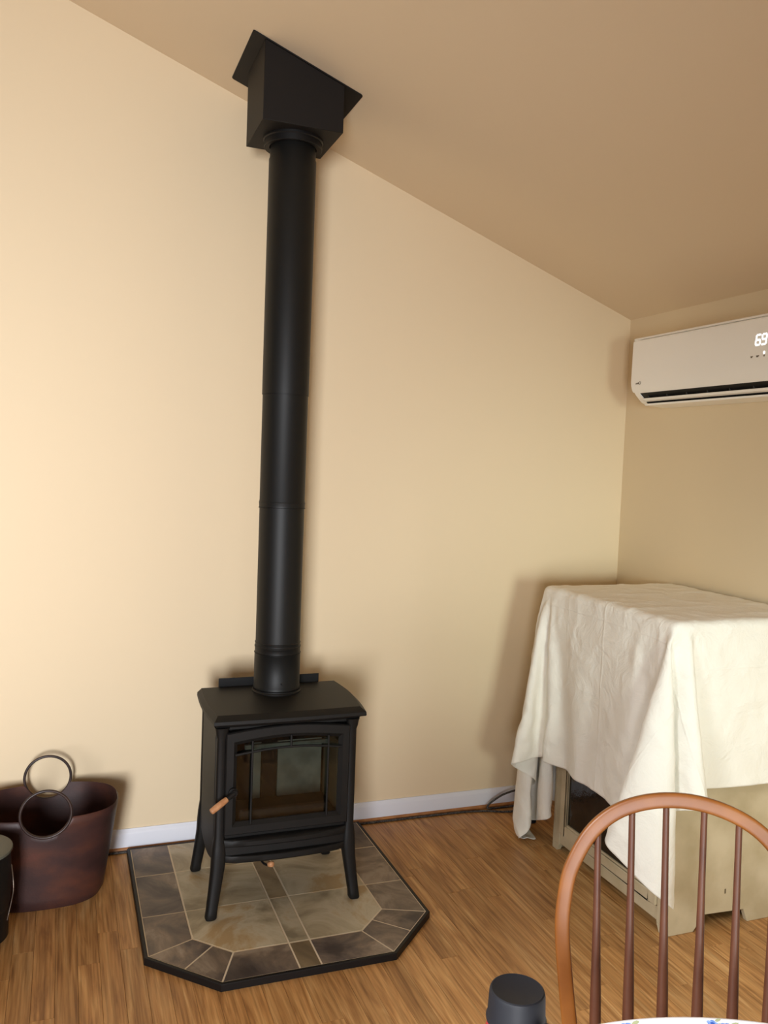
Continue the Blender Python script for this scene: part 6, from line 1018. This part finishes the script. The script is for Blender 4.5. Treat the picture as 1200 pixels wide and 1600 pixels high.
for ub, ut in ((-.152, -.166), (-.092, -.101), (-.030, -.036), (.030, .036), (.092, .101), (.152, .166)):
    # top: meet the hoop
    wt = max((p.y for p in cp if abs(abs(p.x) - abs(ut)) < .012 and p.y > -.16), default=-.03) - .008
    bm = nb(); prs = []; rr = []
    for k in range(13):
        t = k / 12; u = ub * 1.0 + (ut - ub) * max(0, (t - .22) / .78); u = ub * (1 - t) * .98 + ut * t if False else ub + (ut - ub) * t
        w_ = -.556 + (wt + .556) * t; prs.append(P_(u, w_))
        rr.append(.0068 + .0042 * math.exp(-((t - .22) / .30) ** 2) - .0012 * max(0, t - .6))
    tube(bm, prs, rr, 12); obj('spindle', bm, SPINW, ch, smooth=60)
# saddle seat (mostly hidden by the table)
bm = nb(); rings = []
sc_ = seat_c - AW * .18
def seat_ring(k, z, ins):
    out = []
    for i in range(40):
        th = 2 * PI * i / 40; a, b = se(.215 - ins, .205 - ins, th, 2.9)
        wdt = 1 - .08 * (b / .205)
        out.append((sc_.x + U.x * a * (1.04 - .10 * (b / .205)) + AW.x * b, sc_.y + U.y * a * (1.04 - .10 * (b / .205)) + AW.y * b, z))
    return out
loft(bm, [seat_ring(0, .414, .03), seat_ring(0, .420, .008), seat_ring(0, .432, 0), seat_ring(0, .446, .004), seat_ring(0, .4515, .014), seat_ring(0, .4465, .05), seat_ring(0, .4445, .10)]); obj('seat', bm, CHAIRW, ch, smooth=40)
feet = []
for a, b in ((-1, -1), (1, -1), (1, 1), (-1, 1)):
    tp = sc_ + U * (a * .14) + AW * (b * .13); ft = sc_ + U * (a * .205) + AW * (b * .20)
    p0 = Vector((ft.x, ft.y, .0004)); p1 = Vector((tp.x, tp.y, .416)); feet.append((p0, p1))
    bm = nb(); tube(bm, [p0 + (p1 - p0) * t for t in (0, .1, .3, .36, .5, .75, .92, 1)], [.010, .012, .018, .014, .019, .0165, .012, .011], 12); obj('leg', bm, CHAIRW, ch, smooth=60)
mids = [p0 + (p1 - p0) * .4 for p0, p1 in feet]
for a, b in ((0, 3), (1, 2)):
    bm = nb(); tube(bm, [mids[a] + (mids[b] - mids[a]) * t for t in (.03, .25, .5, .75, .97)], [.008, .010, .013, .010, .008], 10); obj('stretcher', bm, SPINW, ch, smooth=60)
ma, mb = (mids[0] + mids[3]) / 2, (mids[1] + mids[2]) / 2
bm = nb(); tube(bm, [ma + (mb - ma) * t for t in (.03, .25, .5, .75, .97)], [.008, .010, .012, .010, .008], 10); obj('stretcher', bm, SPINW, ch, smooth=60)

# ------------------------------------------------------------------ round table, tablecloth and bottle
TX, TY, TR = .500, -3.070, .600
tb = empty('round_table', (TX, TY, 0), 'round pedestal table under the white flowered tablecloth', 'table')
bm = nb(); lathe(bm, [(.00002, .728), (TR - .02, .728), (TR - .008, .734), (TR - .006, .748), (TR - .010, .7560), (.00002, .7560)], (TX, TY, 0), 72, caps=False); obj('tabletop', bm, CHAIRW, tb, smooth=40)
bm = nb(); lathe(bm, [(.05, .20), (.075, .22), (.06, .30), (.045, .45), (.06, .58), (.05, .66), (.09, .70), (.16, .7275), (.00002, .7275)], (TX, TY, 0), 32); obj('pedestal', bm, CHAIRW, tb, smooth=45)
for k in range(4):
    a = k * PI / 2; d = Vector((math.cos(a), math.sin(a), 0)); o0 = Vector((TX, TY, 0))
    bm = nb(); tube(bm, catmull([o0 + d * .05 + Vector((0, 0, .25)), o0 + d * .18 + Vector((0, 0, .22)), o0 + d * .32 + Vector((0, 0, .09)), o0 + d * .40 + Vector((0, 0, .0305))], 5), [.036 - .0005 * i for i in range(16)], 10); obj('foot', bm, CHAIRW, tb, smooth=60)
bm = nb(); NT = 144; rings = []
for r, z, wv in ((.00002, .7585, 0), (.2, .7585, 0), (.4, .7586, 0), (.55, .7586, 0), (.594, .7586, 0), (.600, .7570, 0), (.602, .750, 0), (.606, .735, .05), (.612, .70, .3), (.622, .66, .6), (.634, .60, .9), (.644, .55, 1)):
    ring = []
    for i in range(NT):
        th = 2 * PI * i / NT; rr = r + wv * .016 * math.sin(9 * th + .8 * math.sin(2 * th)) - wv * .004
        ring.append((TX + rr * math.cos(th), TY + rr * math.sin(th), z))
    rings.append(ring)
loft(bm, rings, True, False)
tc_ = obj('tablecloth', bm, TCLOTH, origin=(TX, TY, .758), smooth=60)
tag(tc_, 'white tablecloth printed with small blue flowers on the round table', 'tablecloth')
sd = tc_.modifiers.new('thick', 'SOLIDIFY'); sd.thickness = .001; sd.offset = -1
BLUE = mat('blue_flower_print', lin(96, 140, 216), .85, noise=(160, lin(150, 182, 236), 2)); BLUED = mat('deep_blue_flower_centre', lin(52, 96, 190), .85); LEAFP = mat('pale_green_leaf_print', lin(176, 182, 140), .85)
fr = random.Random(11)
def disc(bm, cx, cy, r, z, n=10, sx=1, sy=1, rot=0, mi=0):
    vs = []
    for i in range(n):
        a = 2 * PI * i / n; xx_, yy_ = r * sx * math.cos(a), r * sy * math.sin(a)
        vs.append(bm.verts.new((cx + xx_ * math.cos(rot) - yy_ * math.sin(rot), cy + xx_ * math.sin(rot) + yy_ * math.cos(rot), z)))
    f = bm.faces.new(vs); f.material_index = mi
def flower(cx, cy, s=1.0, ro=None):
    bm = nb(); z = .75895; ro = fr.uniform(0, 6) if ro is None else ro
    for k in range(5):
        a = ro + 2 * PI * k / 5; disc(bm, cx + .0065 * s * math.cos(a), cy + .0065 * s * math.sin(a), .0052 * s, z + k * .00001, 10)
    disc(bm, cx, cy, .0045 * s, z + .0001, 10, mi=1)
    for k in range(2):
        a = ro + 1.2 + k * .8; disc(bm, cx + .019 * s * math.cos(a), cy + .019 * s * math.sin(a), .0085 * s, z, 8, 1, .42, a, mi=2)
    m_ = bmesh.ops
    me_ = obj('flower_print', bm, (BLUE, BLUED, LEAFP), tc_)
FLW = [(.574, -2.494, 1.0, -1.7), (.712, -2.528, .8, -1.7), (.729, -2.542, .9, -1.9), (.818, -2.585, .8, -1.7)]
for r in (.12, .25, .38, .50):
    n = max(3, int(r * 22))
    for k in range(n):
        a = 2 * PI * (k + fr.uniform(-.2, .2)) / n + r * 7; px, py = TX + r * math.cos(a), TY + r * math.sin(a)
        if min(math.hypot(px - f[0], py - f[1]) for f in FLW) > .06 and math.hypot(px - .226, py + 2.729) > .06: FLW.append((px, py, fr.uniform(.8, 1.1)))
for f in FLW: flower(*f)

bt = empty('drink_bottle', (.226, -2.729, .7592), 'red insulated bottle with black screw lid on the round table', 'bottle')
o3 = (.226, -2.729, 0)
bm = nb(); lathe(bm, [(.00002, .7594), (.034, .7594), (.0365, .763), (.0368, .80), (.0368, .965), (.0360, .980), (.0335, .990), (.0330, .9945), (.00002, .9945)], o3, 48, caps=False); obj('body', bm, REDB, bt, smooth=40)
bm = nb(); lathe(bm, [(.00002, .9948), (.0350, .9948), (.0355, .998), (.0345, 1.000), (.0338, 1.003), (.0327, 1.028), (.0316, 1.0315), (.0300, 1.0325), (.0285, 1.0318), (.00002, 1.0316)], o3, 56, caps=False); lid = obj('lid', bm, BLACKPL, bt, smooth=40)
bm = nb(); box(bm, .234, -2.7745, .990, .250, -2.7605, 1.008); obj('latch', bm, BLACKPL, lid, bevel=.003, seg=3)
bm = nb(); tube(bm, [(.2295, -2.7675, 1.003), (.2545, -2.7675, 1.003)], .0022, 8); obj('hinge_pin', bm, WIRE, lid, smooth=60)
